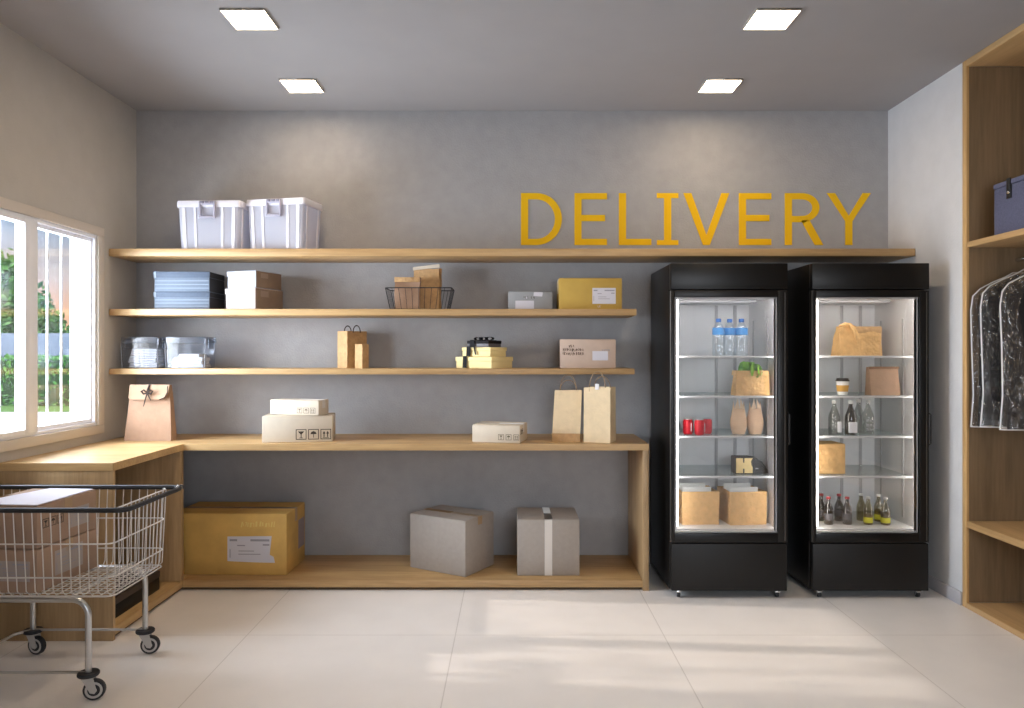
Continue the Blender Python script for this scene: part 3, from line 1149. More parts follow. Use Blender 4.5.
# ---------------------------------------------------------------- paper bags
def paper_bag(name, label, B, z, h, mat, style='open', group=None, top_w=1.0, top_d=0.9, lean=0.0, crinkle=0.003, gusset=0.25, seed=1, n=5, fold_h=0.0, lean_x=0.0):
    """a creased paper bag: rings of points from the base up; style open / flat (pinched shut at the top)"""
    w, d = B['w'], B['d']
    t = thing(name, label, 'paper bag', (B['x'], B['y'], z), B['rz'], group)
    rnd = random.Random(seed)
    m = MB()
    rings = []
    K = 14
    ph = rnd.uniform(0, 9)
    for i in range(K + 1):
        q = i / K
        hw = w / 2 * (1 + (top_w - 1) * q)
        td = top_d if style != 'flat' else 0.06
        hd = d / 2 * (1 + (td - 1) * (q if style != 'flat' else q ** 1.6))
        g = gusset * hd * min(1, q * 2.2)
        pts = []
        for k in range(n):
            pts.append([-hw + 2 * hw * k / (n - 1), -hd])
        pts.append([hw - g, -hd * 0.05])
        for k in range(n):
            pts.append([hw - 2 * hw * k / (n - 1), hd])
        pts.append([-hw + g, hd * 0.05])
        zz = h * q
        ring = []
        for j, (x, y) in enumerate(pts):
            amp = crinkle * (0.25 + q) * (0 if i == 0 else 1)
            nv = noise.noise(Vector((x * 14 + ph, y * 14 + seed, zz * 12)))
            ny = noise.noise(Vector((x * 11 + 5 + ph, zz * 15, seed * 3.1)))
            ring.append((x + amp * nv * 0.5 + lean_x * q, y + amp * ny * 1.6 + lean * q, zz + (amp * nv * 0.6 if i == K else 0) + 0.0005))
        rings.append(ring)
    m.loft(rings, True, style == 'flat')
    m.obj('bag_body', mat, t, angle=24)
    return t


def cord_handle(root, w, y, z, h, half, r=0.0022, lean=0.0, name='handle', mat=None):
    p = []
    for k in range(15):
        a = PI * k / 14
        p.append((-half * math.cos(a), y + lean * math.sin(a), z + h * math.sin(a)))
    p = [(-half, y, z - 0.02)] + p + [(half, y, z - 0.02)]
    return MB().tube(p, r, 6).obj(name, mat or M_cord, root)


# wire basket with two paper bags
by = 4.72
bx0, bx1 = at(392.5, by), at(448.5, by)
bk = thing('wire_basket', 'black wire basket holding two paper bags on the second shelf', 'basket', ((bx0 + bx1) / 2, by, S2))
hw, hd, bh, fl = (bx1 - bx0) / 2, 0.10, 0.135, 0.028
m = MB()


def rrect(hw, hd, z, r=0.02, k=5):
    p = []
    for (sx, sy, a0) in ((1, -1, -90), (1, 1, 0), (-1, 1, 90), (-1, -1, 180)):
        for i in range(k):
            a = math.radians(a0 + 90 * i / (k - 1))
            p.append((sx * (hw - r) + r * math.cos(a), sy * (hd - r) + r * math.sin(a), z))
    return p


m.tube(rrect(hw, hd, 0.003), 0.002, 6, closed=True)
for k in range(11):
    u = -1 + 2 * k / 10
    for s in (-1, 1):
        m.tube([(u * hw, s * hd, 0.003), (u * (hw + fl), s * (hd + fl * 0.4), bh)], 0.0016, 5)
    if 0 < k < 10:
        m.tube([(u * hw, -hd, 0.003), (u * hw, hd, 0.003)], 0.0014, 5)
for k in range(5):
    v = -0.8 + 1.6 * k / 4
    for s in (-1, 1):
        m.tube([(s * hw, v * hd, 0.003), (s * (hw + fl), v * (hd + fl * 0.4), bh)], 0.0016, 5)
m.obj('wire_mesh', M_rubber, bk)
MB().tube(rrect(hw + fl, hd + fl * 0.4, bh), 0.0034, 7, closed=True).obj('rim', M_rubber, bk)

B = dict(x=at(407.5, 4.66), y=4.666, w=0.152, d=0.075, rz=0.04)
t = paper_bag('paper_bag', 'shorter crumpled paper bag standing in the black wire basket', B, S2 + 0.006, 0.196, M_kraftd, 'open', 'paper bags in the wire basket', 1.04, 0.75, crinkle=0.012, seed=3)
MB().box(-0.079, -0.036, 0.166, 0.079, -0.0315, 0.197, 0.002).obj('folded_rim', M_kraft, t)
B = dict(x=at(427.0, 4.74), y=4.764, w=0.166, d=0.085, rz=-0.12)
t = paper_bag('paper_bag', 'taller crumpled paper bag with pale rim in the black wire basket', B, S2 + 0.006, 0.262, M_kraft, 'open', 'paper bags in the wire basket', 1.02, 0.7, crinkle=0.014, seed=8)
m = MB()
m.loft([[(-0.086, -0.036, 0.252), (0.086, -0.036, 0.268), (0.086, -0.027, 0.268), (-0.086, -0.027, 0.252)], [(-0.086, -0.036, 0.272), (0.086, -0.036, 0.290), (0.086, -0.027, 0.290), (-0.086, -0.027, 0.272)]])
m.obj('rim_strip', M_cream, t)

# grey parcel and mustard box
B = corner(508.2, 552.5, None, 4.62, 0, d=0.2)
t = carton('small grey parcel box with torn labels beside the mustard box', B, S2, 0.112, M_coolg, None)
w, d = B['w'], B['d']
fn, nrm = face_fn(w, d, 'front')
m = MB()
patch(m, fn, nrm, rect(w * 0.16, 0.004, w * 0.58, 0.055))
patch(m, fn, nrm, [(w * 0.57, 0.085), (w * 0.77, 0.08), (w * 0.78, 0.108), (w * 0.58, 0.108)])
patch(m, fn, nrm, rect(w * 0.37, 0.068, w * 0.43, 0.078))
m.obj('label', M_labelg, t)
scribble(t, w, d, 'front', w * 0.36, 0.066, w * 0.60, 0.084, M_ink, 4)
B = corner(559.0, 622.0, None, 4.615, 0, d=0.22)
t = carton('mustard yellow parcel box with white label on second shelf', B, S2, 0.196, M_mustard, M_tape, 'x', tape_drop=0.09)
w, d = B['w'], B['d']
shipping_label(t, w, d, 'front', w * 0.53, 0.035, w * 0.90, 0.134)
scribble(t, w, d, 'front', w * 0.62, 0.008, w * 0.68, 0.03, M_pinkc, 9)

# ---------------------------------------------------------------- third shelf
def clear_bin(label, B, z, h, group):
    w, d = B['w'], B['d']
    t = thing('clear_bin', label, 'storage box', (B['x'], B['y'], z), B['rz'], group)
    m = MB()
    o0 = rrect(w / 2 * 0.94, d / 2 * 0.93, 0.001, 0.014)
    o1 = rrect(w / 2 * 0.985, d / 2 * 0.985, h - 0.035, 0.014)
    m.loft([o0, o1], True, False)
    m.obj('body', M_clearp, t)
    m = MB()
    m.loft([rrect(w / 2 * 0.985, d / 2 * 0.985, h - 0.04, 0.014), rrect(w / 2, d / 2, h - 0.036, 0.014), rrect(w / 2, d / 2, h - 0.004, 0.014), rrect(w / 2 * 0.97, d / 2 * 0.97, h, 0.014)], False, True)
    m.obj('lid', M_clearr, t)
    for s in (-1, 1):
        m = MB()
        m.box(s * (w / 2) - 0.004, -0.035, h - 0.075, s * (w / 2) + 0.004, 0.035, h - 0.01, 0.003)
        m.tube([(s * w / 2, -0.03, h - 0.02), (s * (w / 2 + 0.012), -0.026, h - 0.035), (s * (w / 2 + 0.012), 0.026, h - 0.035), (s * w / 2, 0.03, h - 0.02)], 0.004, 6)
        m.obj('clip', M_clearr, t)
    for sx in (-1, 1):
        MB().tube([(sx * w / 2 * 0.94, -d / 2 * 0.93, 0.004), (sx * w / 2 * 0.985, -d / 2 * 0.985, h - 0.04)], 0.003, 6).obj('corner_post', pbr('bin_edge_grey', (120, 122, 130), 0.4), t)
    MB().box(w / 2 * 0.985 - 0.004, -d / 2 - 0.003, h - 0.052, w / 2 * 0.985 + 0.010, -d / 2 + 0.02, h - 0.012, 0.003).obj('latch', pbr('bin_latch_grey', (90, 92, 100), 0.4), t)
    return t


def towel_mesh(w, d, h):
    m = MB()
    for k in range(2):
        z0 = k * h / 2
        m.box(-w / 2 + 0.004 * k, -d / 2 + 0.003 * k, z0 + 0.0005, w / 2 - 0.002 * k, d / 2, z0 + h / 2, h * 0.22, 3)
    return m


SZ3 = S3
G = 'clear lidded bins of white linen'
BA = corner(120.5, 158.0, None, 4.615, 0, d=0.2)
BB = corner(164.5, 205.5, 216.8, 4.615, 0)
clear_bin('clear lidded plastic bin with a tall linen stack, at the window end', BA, S3, 0.198, G)
clear_bin('clear lidded plastic bin with a low linen stack, right of its twin', BB, S3, 0.198, G)
proto = None
G = 'folded white linen in the clear bins'
for B, k, hh, where in ((BA, 4, 0.030, 'tall stack at the window end'), (BB, 4, 0.022, 'low stack in the right clear bin')):
    for i in range(k):
        nm = ('bottom', 'second', 'third', 'top')[i]
        lb = 'folded white linen, %s of the %s' % (nm, where)
        ww = min(B['w'] * (0.78, 0.76, 0.74, 0.70)[i], 0.2)
        if B is BB and i == 3:
            ww *= 0.75
        off = (0.004, -0.003, 0.005, 0.010)[i]
        if proto is None:
            o = towel_mesh(0.2, 0.13, 0.03).obj('folded_linen', M_towel)
            proto = o
        else:
            o = proto.copy()
            COL.objects.link(o)
        o.location = (B['x'] + off, B['y'], S3 + 0.003 + i * hh)
        o.scale = (ww / 0.2, 1.0 if B is BA else 0.95, hh / 0.03)
        tag(o, lb, 'linen', G)

# tall and small paper bag pair
B = corner(337.5, 347.2, 366.7, 4.70, 42)
t = paper_bag('paper_bag', 'tall narrow paper bag with loop handles on the third shelf', B, S3, 0.236, M_kraft, 'open', None, 1.0, 1.0, crinkle=0.001, gusset=0.12, seed=5)
w, d = B['w'], B['d']
p = MB()
for s in (-1, 1):
    q = []
    for k in range(11):
        a = PI * k / 10
        q.append((s * w * 0.46, -0.028 * math.cos(a), 0.228 + 0.045 * math.sin(a)))
    MB().tube(q, 0.0035, 6).obj('handle', M_bow, t)
B = corner(355.0, 362.3, 368.8, 4.60, 30)
paper_bag('paper_bag', 'small paper bag in front of the tall narrow bag', B, S3, 0.150, M_kraft, 'open', None, 1.0, 1.0, crinkle=0.001, gusset=0.12, seed=6)

# yellow gift boxes, black ribboned box on top
Bl = corner(455.3, 491.5, 513.2, 4.545, 36)
G = 'stacked gift boxes on the third shelf'
lidded('pale yellow gift box at the bottom of the ribboned stack', Bl, S3, 0.072, M_yelb, M_yelb, 0.028, G, 0.004, 'gift_box')
Bm = dict(Bl)
Bm['w'], Bm['d'] = Bl['w'] * 0.80, Bl['d'] * 0.76
lidded('smaller pale yellow gift box in the middle of the ribboned stack', Bm, S3 + 0.0725, 0.060, M_yelb, M_yelb, 0.022, G, 0.004, 'gift_box')
Bs = dict(Bl)
Bs['w'], Bs['d'] = Bl['w'] * 0.60, Bl['d'] * 0.60
t = lidded('small charcoal gift box with black bow on the gift stack', Bs, S3 + 0.133, 0.042, M_ribbong, M_ribbon, 0.020, G, 0.003, 'gift_box')
hh = 0.042
w, d = Bs['w'], Bs['d']
m = MB()
wb, db = Bl['w'], Bl['d']
m.box(-w * 0.5 - 0.002, -0.012, hh, w * 0.5 + 0.002, 0.012, hh + 0.002)
# ribbon tail hanging over the front of the whole stack
xr = -w * 0.24
rb = 0.016


def strip(m, path, ax, half, th=0.0015):
    for (a, b) in zip(path, path[1:]):
        a, b = Vector(a), Vector(b)
        n = (b - a).cross(Vector(ax)).normalized() * th
        e = Vector(ax) * half
        m.loft([[a - e, a + e, a + e + n, a - e + n], [b - e, b + e, b + e + n, b - e + n]])


yb_ = -d / 2 - 0.003
yb2, yb3 = -Bm['d'] / 2 - 0.006, -db / 2 - 0.006
strip(m, [(xr, 0.02, hh + 0.004), (xr, yb_, hh + 0.003), (xr - 0.004, yb_ - 0.003, 0.003), (xr - 0.010, yb2, 0.003), (xr - 0.014, yb2, -0.0575), (xr - 0.018, yb3, -0.0575), (xr - 0.022, yb3, -0.130)], (1, 0, 0), rb)
strip(m, [(xr + 0.01, yb_, hh + 0.004), (xr + 0.020, yb_ - 0.004, 0.004), (xr + 0.034, yb2 - 0.001, 0.004), (xr + 0.048, yb2 - 0.001, -0.048)], (1, 0, 0), 0.006)
for (cx, s) in ((xr - 0.006, -1), (xr + 0.035, 1), (xr + 0.085, 1)):
    q = [(cx + 0.022 * math.cos(a) * 1.3, 0.0, hh + 0.013 + 0.011 * math.sin(a)) for a in [2 * PI * k / 14 for k in range(14)]]
    strip(m, q + [q[0]], (0, 1, 0), 0.013)
m.obj('ribbon', M_ribbon, t)

# printed parcel at the end of the third shelf
B = corner(560.2, 615.8, None, 4.61, 2.5, d=0.22)
t = carton('pinkish brown parcel box with dark stamped print, end of third shelf', B, S3, 0.182, M_pinkc, M_tapeb)
w, d = B['w'], B['d']
scribble(t, w, d, 'front', w * 0.05, 0.080, w * 0.43, 0.128, M_inks, 21, 2, 'stamp_print', 0.98)
scribble(t, w, d, 'front', w * 0.16, 0.13, w * 0.26, 0.15, M_inks, 22, 1, 'small_stamp', 0.9)
fn, nrm = face_fn(w, d, 'front')
m = MB()
patch(m, fn, nrm, rect(w * 0.58, 0.05, w * 0.86, 0.108))
m.obj('label', M_labelg, t)
scribble(t, w, d, 'front', w * 0.73, 0.108, w * 0.88, 0.12, M_inkg, 23)

# ---------------------------------------------------------------- on the counter
B = dict(x=at(147.6, 4.49), y=4.53, w=0.286, d=0.08, rz=0.0)
t = paper_bag('gift_bag', 'brown paper gift bag with dark bow at the window end of the counter', B, CT, 0.338, M_kraftd, 'open', None, 0.83, 0.35, lean=0.010, crinkle=0.003, gusset=0.1, seed=12)
t['category'] = 'gift bag'
m = MB()
h = 0.338
fl = [(-0.121, -0.012, h + 0.003), (0.121, -0.012, h + 0.003), (0.119, -0.028, h - 0.045), (0.105, -0.034, h - 0.072), (0.075, -0.038, h - 0.086), (-0.075, -0.038, h - 0.086), (-0.118, -0.034, h - 0.080)]
m.prism(fl, (0, -0.003, 0))
m.obj('flap', pbr('flap_kraft', (170, 138, 112), 0.85, bump=0.2, bscale=60), t)
m = MB()
m.tube([(0.0, -0.012, h + 0.006), (-0.004, -0.034, h - 0.03), (0.0, -0.042, h - 0.045)], 0.006, 6)
for s in (-1, 1):
    m.tube([(0, -0.044, h - 0.045), (s * 0.018, -0.052, h - 0.028), (s * 0.034, -0.048, h - 0.036), (s * 0.022, -0.046, h - 0.052), (0, -0.044, h - 0.047)], [0.005, 0.006, 0.006, 0.006, 0.004], 6)
m.tube([(0, -0.044, h - 0.046), (-0.012, -0.048, h - 0.09), (-0.020, -0.050, h - 0.128)], [0.004, 0.0035, 0.002], 6)
m.tube([(0, -0.044, h - 0.046), (0.012, -0.048, h - 0.07), (0.024, -0.048, h - 0.092)], [0.004, 0.0035, 0.002], 6)
m.obj('bow', M_bow, t)
m = MB()
m.tube([(0.118, -0.031, h - 0.004), (0.117, -0.036, h - 0.045), (0.104, -0.042, h - 0.074), (0.074, -0.045, h - 0.087)], 0.003, 6)
m.obj('flap_edge', M_bow, t)

B = corner(262.0, 332.6, 335.5, 4.46, -9)
t = carton('larger cream carton with handling icons, under the smaller one', B, CT, 0.157, M_cream, M_tape, group='cream cartons with icons')
w, d = B['w'], B['d']
icons(t, w, d, 'front', w * 0.475, 0.015, 0.062, 0.010, M_ink)
B = corner(270.0, 318.6, 328.8, 4.44, 14)
t = carton('smaller cream carton resting on top of the larger cream carton', B, CT + 0.158, 0.092, M_cream, M_tape, group='cream cartons with icons')
w, d = B['w'], B['d']
icons(t, w, d, 'front', w * 0.56, 0.012, 0.034, 0.010, pbr('faded_ink', (128, 114, 96), 0.7))
B = corner(472.2, 519.8, 527.2, 4.365, 12)
t = carton('low cream carton alone at the middle of the counter', B, CT, 0.106, M_cream, M_tape, group='cream cartons with icons')
w, d = B['w'], B['d']
icons(t, w, d, 'front', w * 0.55, 0.018, 0.034, 0.012, pbr('faded_ink2', (104, 92, 70), 0.7))
icons(t, w, d, 'right', 0.02, 0.05, 0.03, 0.01, M_ink, ('glass', 'umbrella'), 'side_icons')


def carrier(label, B, z, h, group, seed, top_d, lean, foot=False, lean_x=0.0, top_w=1.0):
    t = paper_bag('carrier_bag', label, B, z, h, M_kraftl, 'open', group, top_w, top_d, lean=lean, crinkle=0.0035, gusset=0.22, seed=seed, lean_x=lean_x)
    w, d = B['w'], B['d']
    yf = -d / 2 * top_d + lean
    for s, yy in ((1, yf + 0.004), (-1, -yf + 2 * lean - 0.004)):
        o = cord_handle(t, w, yy, h - 0.004, 0.098 if s > 0 else 0.066, w * 0.30, 0.0026, lean=0.01 * s)
        o.location.x = lean_x
    return t


G = 'pale paper carrier bags on the counter'
B = corner(551.8, 580.0, None, 4.44, 6, d=0.12)
t = carrier('pale carrier bag leaning back, left of the upright one', B, CT, 0.306, G, 31, 0.35, 0.03, lean_x=0.012, top_w=0.97)
w, d = B['w'], B['d']
MB().box(-w / 2, -d / 2 - 0.002, 0.001, w / 2, -d / 2 - 0.0005, 0.05).obj('base_fold', M_kraft, t)
B = corner(583.6, 610.2, 616.0, 4.372, 22)
t = carrier('upright pale carrier bag with a white tag at the rim', B, CT, 0.328, G, 32, 0.9, 0.0)
MB().box(-0.012, -B['d'] / 2 * 0.9 - 0.002, 0.315, 0.012, -B['d'] / 2 * 0.9 + 0.002, 0.35, 0.0015).obj('tag', M_label, t)

# ---------------------------------------------------------------- under the counter
SH = 0.0605
B = corner(172.0, 286.6, None, 4.445, 1.5, d=0.36)
t = carton('large worn mustard shipping box under the counter', B, SH, 0.368, M_must2, M_tapeb, tape_drop=0.08)
w, d = B['w'], B['d']
shipping_label(t, w, d, 'front', w * 0.485, 0.075, w * 0.87, 0.235, torn=True)
scribble(t, w, d, 'front', w * 0.60, 0.285, w * 0.90, 0.325, M_inky, 40, dense=1.0, name='lettering')
fn, nrm = face_fn(w, d, 'right')
m = MB()
patch(m, fn, nrm, rect(d * 0.62, 0.10, d * 0.95, 0.28))
m.obj('side_label', pbr('dull_label', (150, 138, 140), 0.7), t)  # duller than the front label
B = corner(410.0, 465.4, 493.8, 4.40, 31)
t = carton('plain grey carton standing at an angle on the base shelf', B, SH, 0.336, M_greyc, M_tapeb, group='grey cartons on the base shelf')
B = corner(517.3, 579.6, None, 4.435, 0, d=0.35)
t = carton('squared grey carton with a pale tape stripe down its front', B, SH, 0.337, M_greyc, M_tape, 'y', group='grey cartons on the base shelf', tape_drop=0.335)

# black bin inside the window-side run of the counter
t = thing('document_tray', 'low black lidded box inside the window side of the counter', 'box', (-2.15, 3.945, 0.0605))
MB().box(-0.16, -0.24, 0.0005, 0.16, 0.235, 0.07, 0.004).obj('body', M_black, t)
MB().box(-0.163, -0.243, 0.0705, 0.163, 0.238, 0.105, 0.005).obj('lid', pbr('lid_brown_sheen', (62, 50, 44), 0.5), t)  # browner than the body: a reflection put into the lid's colour


# ================================================================== refrigerators
FW, FD, FH = 0.664, 0.60, 1.906
ZSH = (1.378, 1.146, 0.913, 0.681)
FLOOR_IN = 0.385


def fridge(label, cx, led):
    t = thing('glass_door_fridge', label, 'fridge', (cx, 4.50, 0), 0, 'black glass door fridges')
    hw, hd = FW / 2, FD / 2
    yb = -hd + 0.052
    m = MB()
    m.box(-hw, yb, 0.04, -hw + 0.03, hd, FH, 0.003)
    m.box(hw - 0.03, yb, 0.04, hw, hd, FH, 0.003)
    m.box(-hw + 0.03, yb, 1.735, hw - 0.03, hd, FH - 0.001)
    m.box(-hw + 0.03, yb, 0.041, hw - 0.03, hd, 0.36)
    m.box(-hw + 0.03, hd - 0.03, 0.36, hw - 0.03, hd, 1.735)
    m.obj('cabinet', M_black, t)
    m = MB()
    li = 0.287
    y0, y1 = yb + 0.002, 0.245
    m.box(-0.3019, y0, 0.361, -li, hd - 0.031, 1.734)
    m.box(li, y0, 0.361, 0.3019, hd - 0.031, 1.734)
    m.box(-li, y1, 0.361, li, hd - 0.031, 1.734)
    m.box(-li, y0, 0.361, li, y1, FLOOR_IN)
    m.box(-li, y0, 1.715, li, y1, 1.734)
    m.obj('liner', M_liner, t, smooth=False)
    for x in (0.075, 0.195):
        MB().box(x - 0.010, y1 - 0.006, 0.40, x + 0.010, y1, 1.70, 0.002).obj('shelf_rail', M_rail, t)
    for yy in (-0.10, 0.16):
        MB().box(li - 0.005, yy - 0.008, 0.42, li, yy + 0.008, 1.60, 0.002).obj('shelf_rail', M_rail, t)
    MB().box(-0.245, y1 - 0.008, 1.49, -0.22, y1, 1.66, 0.003).obj('thermostat', M_rail, t)
    m = MB()
    m.box(-li + 0.05, -0.05, 1.70, li - 0.05, 0.20, 1.7145, 0.004)
    m.obj('air_duct', M_lipw, t)
    for z in ZSH:
        s = MB().box(-li + 0.003, y0 + 0.045, z - 0.006, li - 0.006, y1 - 0.007, z, 0.001).obj('shelf', M_shelfg, t)
        m = MB()
        m.box(-li + 0.002, y0 + 0.028, z - 0.010, li - 0.006, y0 + 0.0445, z + 0.002, 0.002)
        m.box(-li + 0.002, y1 - 0.020, z - 0.0125, li - 0.006, y1 - 0.008, z - 0.0065)
        m.obj('shelf_trim', M_lipw, s)
    # header, door, lower panel
    m = MB()
    m.box(-hw, -hd, 1.757, hw, yb - 0.001, FH, 0.004)
    m.obj('header_panel', M_black, t)
    MB().box(-hw + 0.004, -hd, 0.045, hw - 0.004, yb - 0.001, 0.312, 0.004).obj('lower_panel', M_blackp, t)
    gx0, gx1, gz0, gz1 = -0.309, 0.277, 0.372, 1.713
    m = MB()
    dz0, dz1 = 0.318, 1.752
    m.box(-hw, -hd + 0.002, dz0, gx0, yb - 0.002, dz1, 0.003)
    m.box(gx1, -hd + 0.002, dz0, hw, yb - 0.002, dz1, 0.003)
    m.box(gx0, -hd + 0.002, dz0, gx1, yb - 0.002, gz0, 0.003)
    m.box(gx0, -hd + 0.002, gz1, gx1, yb - 0.002, dz1, 0.003)
    dr = m.obj('door', M_black, t)
    MB().box(gx0 - 0.002, -hd + 0.012, gz0 - 0.002, gx1 + 0.002, -hd + 0.016, gz1 + 0.002).obj('glass', M_door, dr)
    m = MB()
    g = 0.008
    m.box(gx0, -hd + 0.020, gz0, gx0 + g, yb - 0.004, gz1)
    m.box(gx1 - g, -hd + 0.020, gz0, gx1, yb - 0.004, gz1)
    m.box(gx0 + g, -hd + 0.020, gz0, gx1 - g, yb - 0.004, gz0 + g)
    m.box(gx0 + g, -hd + 0.020, gz1 - g, gx1 - g, yb - 0.004, gz1)
    m.obj('gasket', M_lipw, dr)
    m = MB()
    m.tube([(hw + 0.001, -hd + 0.02, 0.87), (hw + 0.010, -hd + 0.004, 0.88), (hw + 0.010, -hd + 0.004, 1.045), (hw + 0.001, -hd + 0.02, 1.055)], 0.005, 8)
    m.obj('handle', pbr('handle_black', (40, 40, 42), 0.3), dr)
    m = MB()
    m.box(-hw - 0.0015, -hd + 0.004, 0.32, -hw + 0.0005, -hd + 0.014, 1.75)
    m.box(hw - 0.018, -hd - 0.0008, 0.33, hw - 0.015, -hd + 0.003, 1.74)
    m.obj('door_edge_strip', pbr('edge_grey', (120, 116, 112), 0.3, 0.7), dr)
    # strip lights just behind the door
    m = MB()
    m.box(-li + 0.0005, y0 + 0.003, 0.40, -li + 0.009, y0 + 0.018, 1.70)
    o = m.obj('strip_light', led, t)
    o['label'] = 'lit vertical strip light'
    MB().box(0.2815, y0 + 0.001, 0.40, li, y0 + 0.008, 1.70).obj('strip_light', led, t)  # extra strip hidden behind the door frame, added to brighten the inside
    m = MB()
    m.box(-li + 0.03, y0 + 0.001, 1.7085, li - 0.03, y0 + 0.014, 1.7145)
    m.obj('strip_light', led, t)
    for sx in (-1, 1):
        for sy in (-1, 1):
            c = MB()
            c.box(sx * (hw - 0.05) - 0.014, sy * (hd - 0.035) - 0.018, 0.030, sx * (hw - 0.05) + 0.014, sy * (hd - 0.035) + 0.018, 0.0398, 0.002)
            c.box(sx * (hw - 0.05) - 0.012, sy * (hd - 0.035) - 0.006, 0.012, sx * (hw - 0.05) - 0.009, sy * (hd - 0.035) + 0.006, 0.032)
            c.box(sx * (hw - 0.05) + 0.009, sy * (hd - 0.035) - 0.006, 0.012, sx * (hw - 0.05) + 0.012, sy * (hd - 0.035) + 0.006, 0.032)
            cc = c.obj('caster', M_chrome, t)
            MB().lathe([(0.004, -0.008), (0.019, -0.008), (0.0195, -0.006), (0.0195, 0.006), (0.019, 0.008), (0.004, 0.008)], 18, (sx * (hw - 0.05), sy * (hd - 0.035), 0.0197), 'x').obj('wheel', M_rubber, cc)
    return t


F1, F2 = 1.234, 2.0375
fridge('tall black glass-door fridge with water bottles, beside the counter', F1, M_led_dim)
fridge('tall black glass-door fridge with glass bottles, beside the right wall', F2, M_led)


# ---------------------------------------------------------------- fridge contents
def bottle(name, label, cat, loc, prof, glass, cap_prof, cap_mat, bands, group, seg=18):
    t = thing(name, label, cat, loc, 0, group)
    MB().lathe(prof, seg).obj('bottle_body', glass, t)
    MB().lathe(cap_prof, seg).obj('cap', cap_mat, t)
    for nm, pr, mt in bands:
        MB().lathe(pr, seg, cap=(nm == 'drink')).obj(nm, mt, t)
    return t


# water bottles
G = 'blue-capped water bottles on the top fridge shelf'
yy = 4.42
prof = [(0.0, 0.001), (0.032, 0.001), (0.036, 0.008), (0.036, 0.052), (0.0335, 0.060), (0.036, 0.068), (0.036, 0.13), (0.034, 0.165), (0.020, 0.192), (0.013, 0.200), (0.013, 0.208)]
capp = [(0.0155, 0.202), (0.0155, 0.220), (0.013, 0.223), (0.0, 0.223)]
band = [(0.0368, 0.126), (0.0368, 0.148), (0.0362, 0.165), (0.0348, 0.168)]
wb = bottle('water_bottle', 'clear water bottle with blue label, leftmost of the three', 'bottle', (at(718.5, yy), yy, ZSH[0]), prof, M_water, capp, M_bluec, [('label_band', band, M_bluep)], G)
dup(wb, 'clear water bottle with blue label, middle of the three', (at(729.5, 4.46), 4.46, ZSH[0]))
dup(wb, 'clear water bottle with blue label, nearest the paper bag of lettuce', (at(741.5, 4.44), 4.44, ZSH[0]))

# bag of lettuce
B = dict(x=1.405, y=4.365, w=0.202, d=0.10, rz=0.0)
t = paper_bag('paper_bag', 'crumpled paper bag with lettuce sticking out', B, ZSH[1], 0.142, M_kraftt, 'open', None, 0.92, 0.8, crinkle=0.016, seed=17, n=9)
m = MB()
m.loft([rrect(0.096, 0.044, 0.118, 0.01), rrect(0.099, 0.047, 0.120, 0.01), rrect(0.097, 0.045, 0.146, 0.01), rrect(0.092, 0.041, 0.147, 0.01)], False, False)
m.obj('folded_rim', M_kraftt, t)
lt = MB()
for k in range(16):
    a = random.uniform(0, 2 * PI)
    rr = random.uniform(0.0, 0.05)
    bx, by_ = 0.014 + rr * math.cos(a) * 1.25, rr * math.sin(a) * 0.5
    ln = random.uniform(0.060, 0.092)
    tilt = Vector((math.cos(a) * random.uniform(0.2, 0.6), math.sin(a) * 0.35 - 0.1, 1)).normalized()
    sd = tilt.cross(Vector((math.sin(a), -math.cos(a), 0.2))).normalized()
    up = sd.cross(tilt)
    grid = []
    for i in range(5):
        row = []
        for j in range(5):
            u = (j - 2) / 2
            q = i / 4
            wd = 0.040 * math.sin(PI * min(1, 0.15 + 0.8 * q)) + 0.004
            pnt = Vector((bx, by_, 0)) + tilt * (ln * q) + sd * (u * wd) + up * (0.012 * u * u + 0.007 * math.sin(5 * q + 4 * u + k))
            row.append(lt.bm.verts.new(pnt))
        grid.append(row)
    for i in range(4):
        for j in range(4):
            lt.bm.faces.new((grid[i][j], grid[i][j + 1], grid[i + 1][j + 1], grid[i + 1][j]))
o = lt.obj('lettuce', M_lettuce, loc=(B['x'], B['y'], ZSH[1] + 0.112))
tag(o, 'green lettuce sticking out of a crumpled paper bag', 'vegetable')

# two pear-shaped pouches
G = 'tan paper pouches with pointed tops'


def pouch(label, px, yv):
    t = thing('paper_pouch', label, 'paper bag', (at(px, yv), yv, ZSH[2]), 0, G)
    rings = []
    for i in range(9):
        q = i / 8
        hw = 0.036 + 0.014 * math.sin(PI * min(1, q * 1.05)) - 0.004 * q ** 3
        hd = (0.034 + 0.010 * math.sin(PI * q)) * (1 - 0.5 * q ** 2)
        ring = []
        for k in range(20):
            a = 2 * PI * k / 20
            zz = 0.150 * q
            if i == 8:
                zz += 0.055 * max(0, math.cos(2 * a + 0.1) - 0.0) ** 1.5 * (1 if math.sin(a) > -2 else 0) * 0.9
            if i == 7:
                zz += 0.02 * max(0, math.cos(2 * a))
            ring.append((hw * math.copysign(abs(math.cos(a)) ** 0.85, math.cos(a)), hd * math.sin(a), 0.0005 + zz))
        rings.append(ring)
    m = MB()
    m.loft(rings, True, False)
    m.obj('bag_body', pbr('pouch_paper', (206, 172, 140), 0.85, var=0.04, vscale=30), t)
    m = MB()
    for s in (-1, 1):
        m.prism([(s * 0.001, -0.024, 0.155), (s * 0.030, -0.018, 0.150), (s * 0.008, -0.010, 0.212)], (0, -0.0015, 0))
    o = m.obj('pointed_flap', pbr('pouch_flap', (218, 190, 158), 0.85), t)
    return t


pouch('tan paper pouch, left of the pointed pair in the fridge', 738.5, 4.42)
pouch('tan paper pouch, right of the pointed pair in the fridge', 755.0, 4.42)

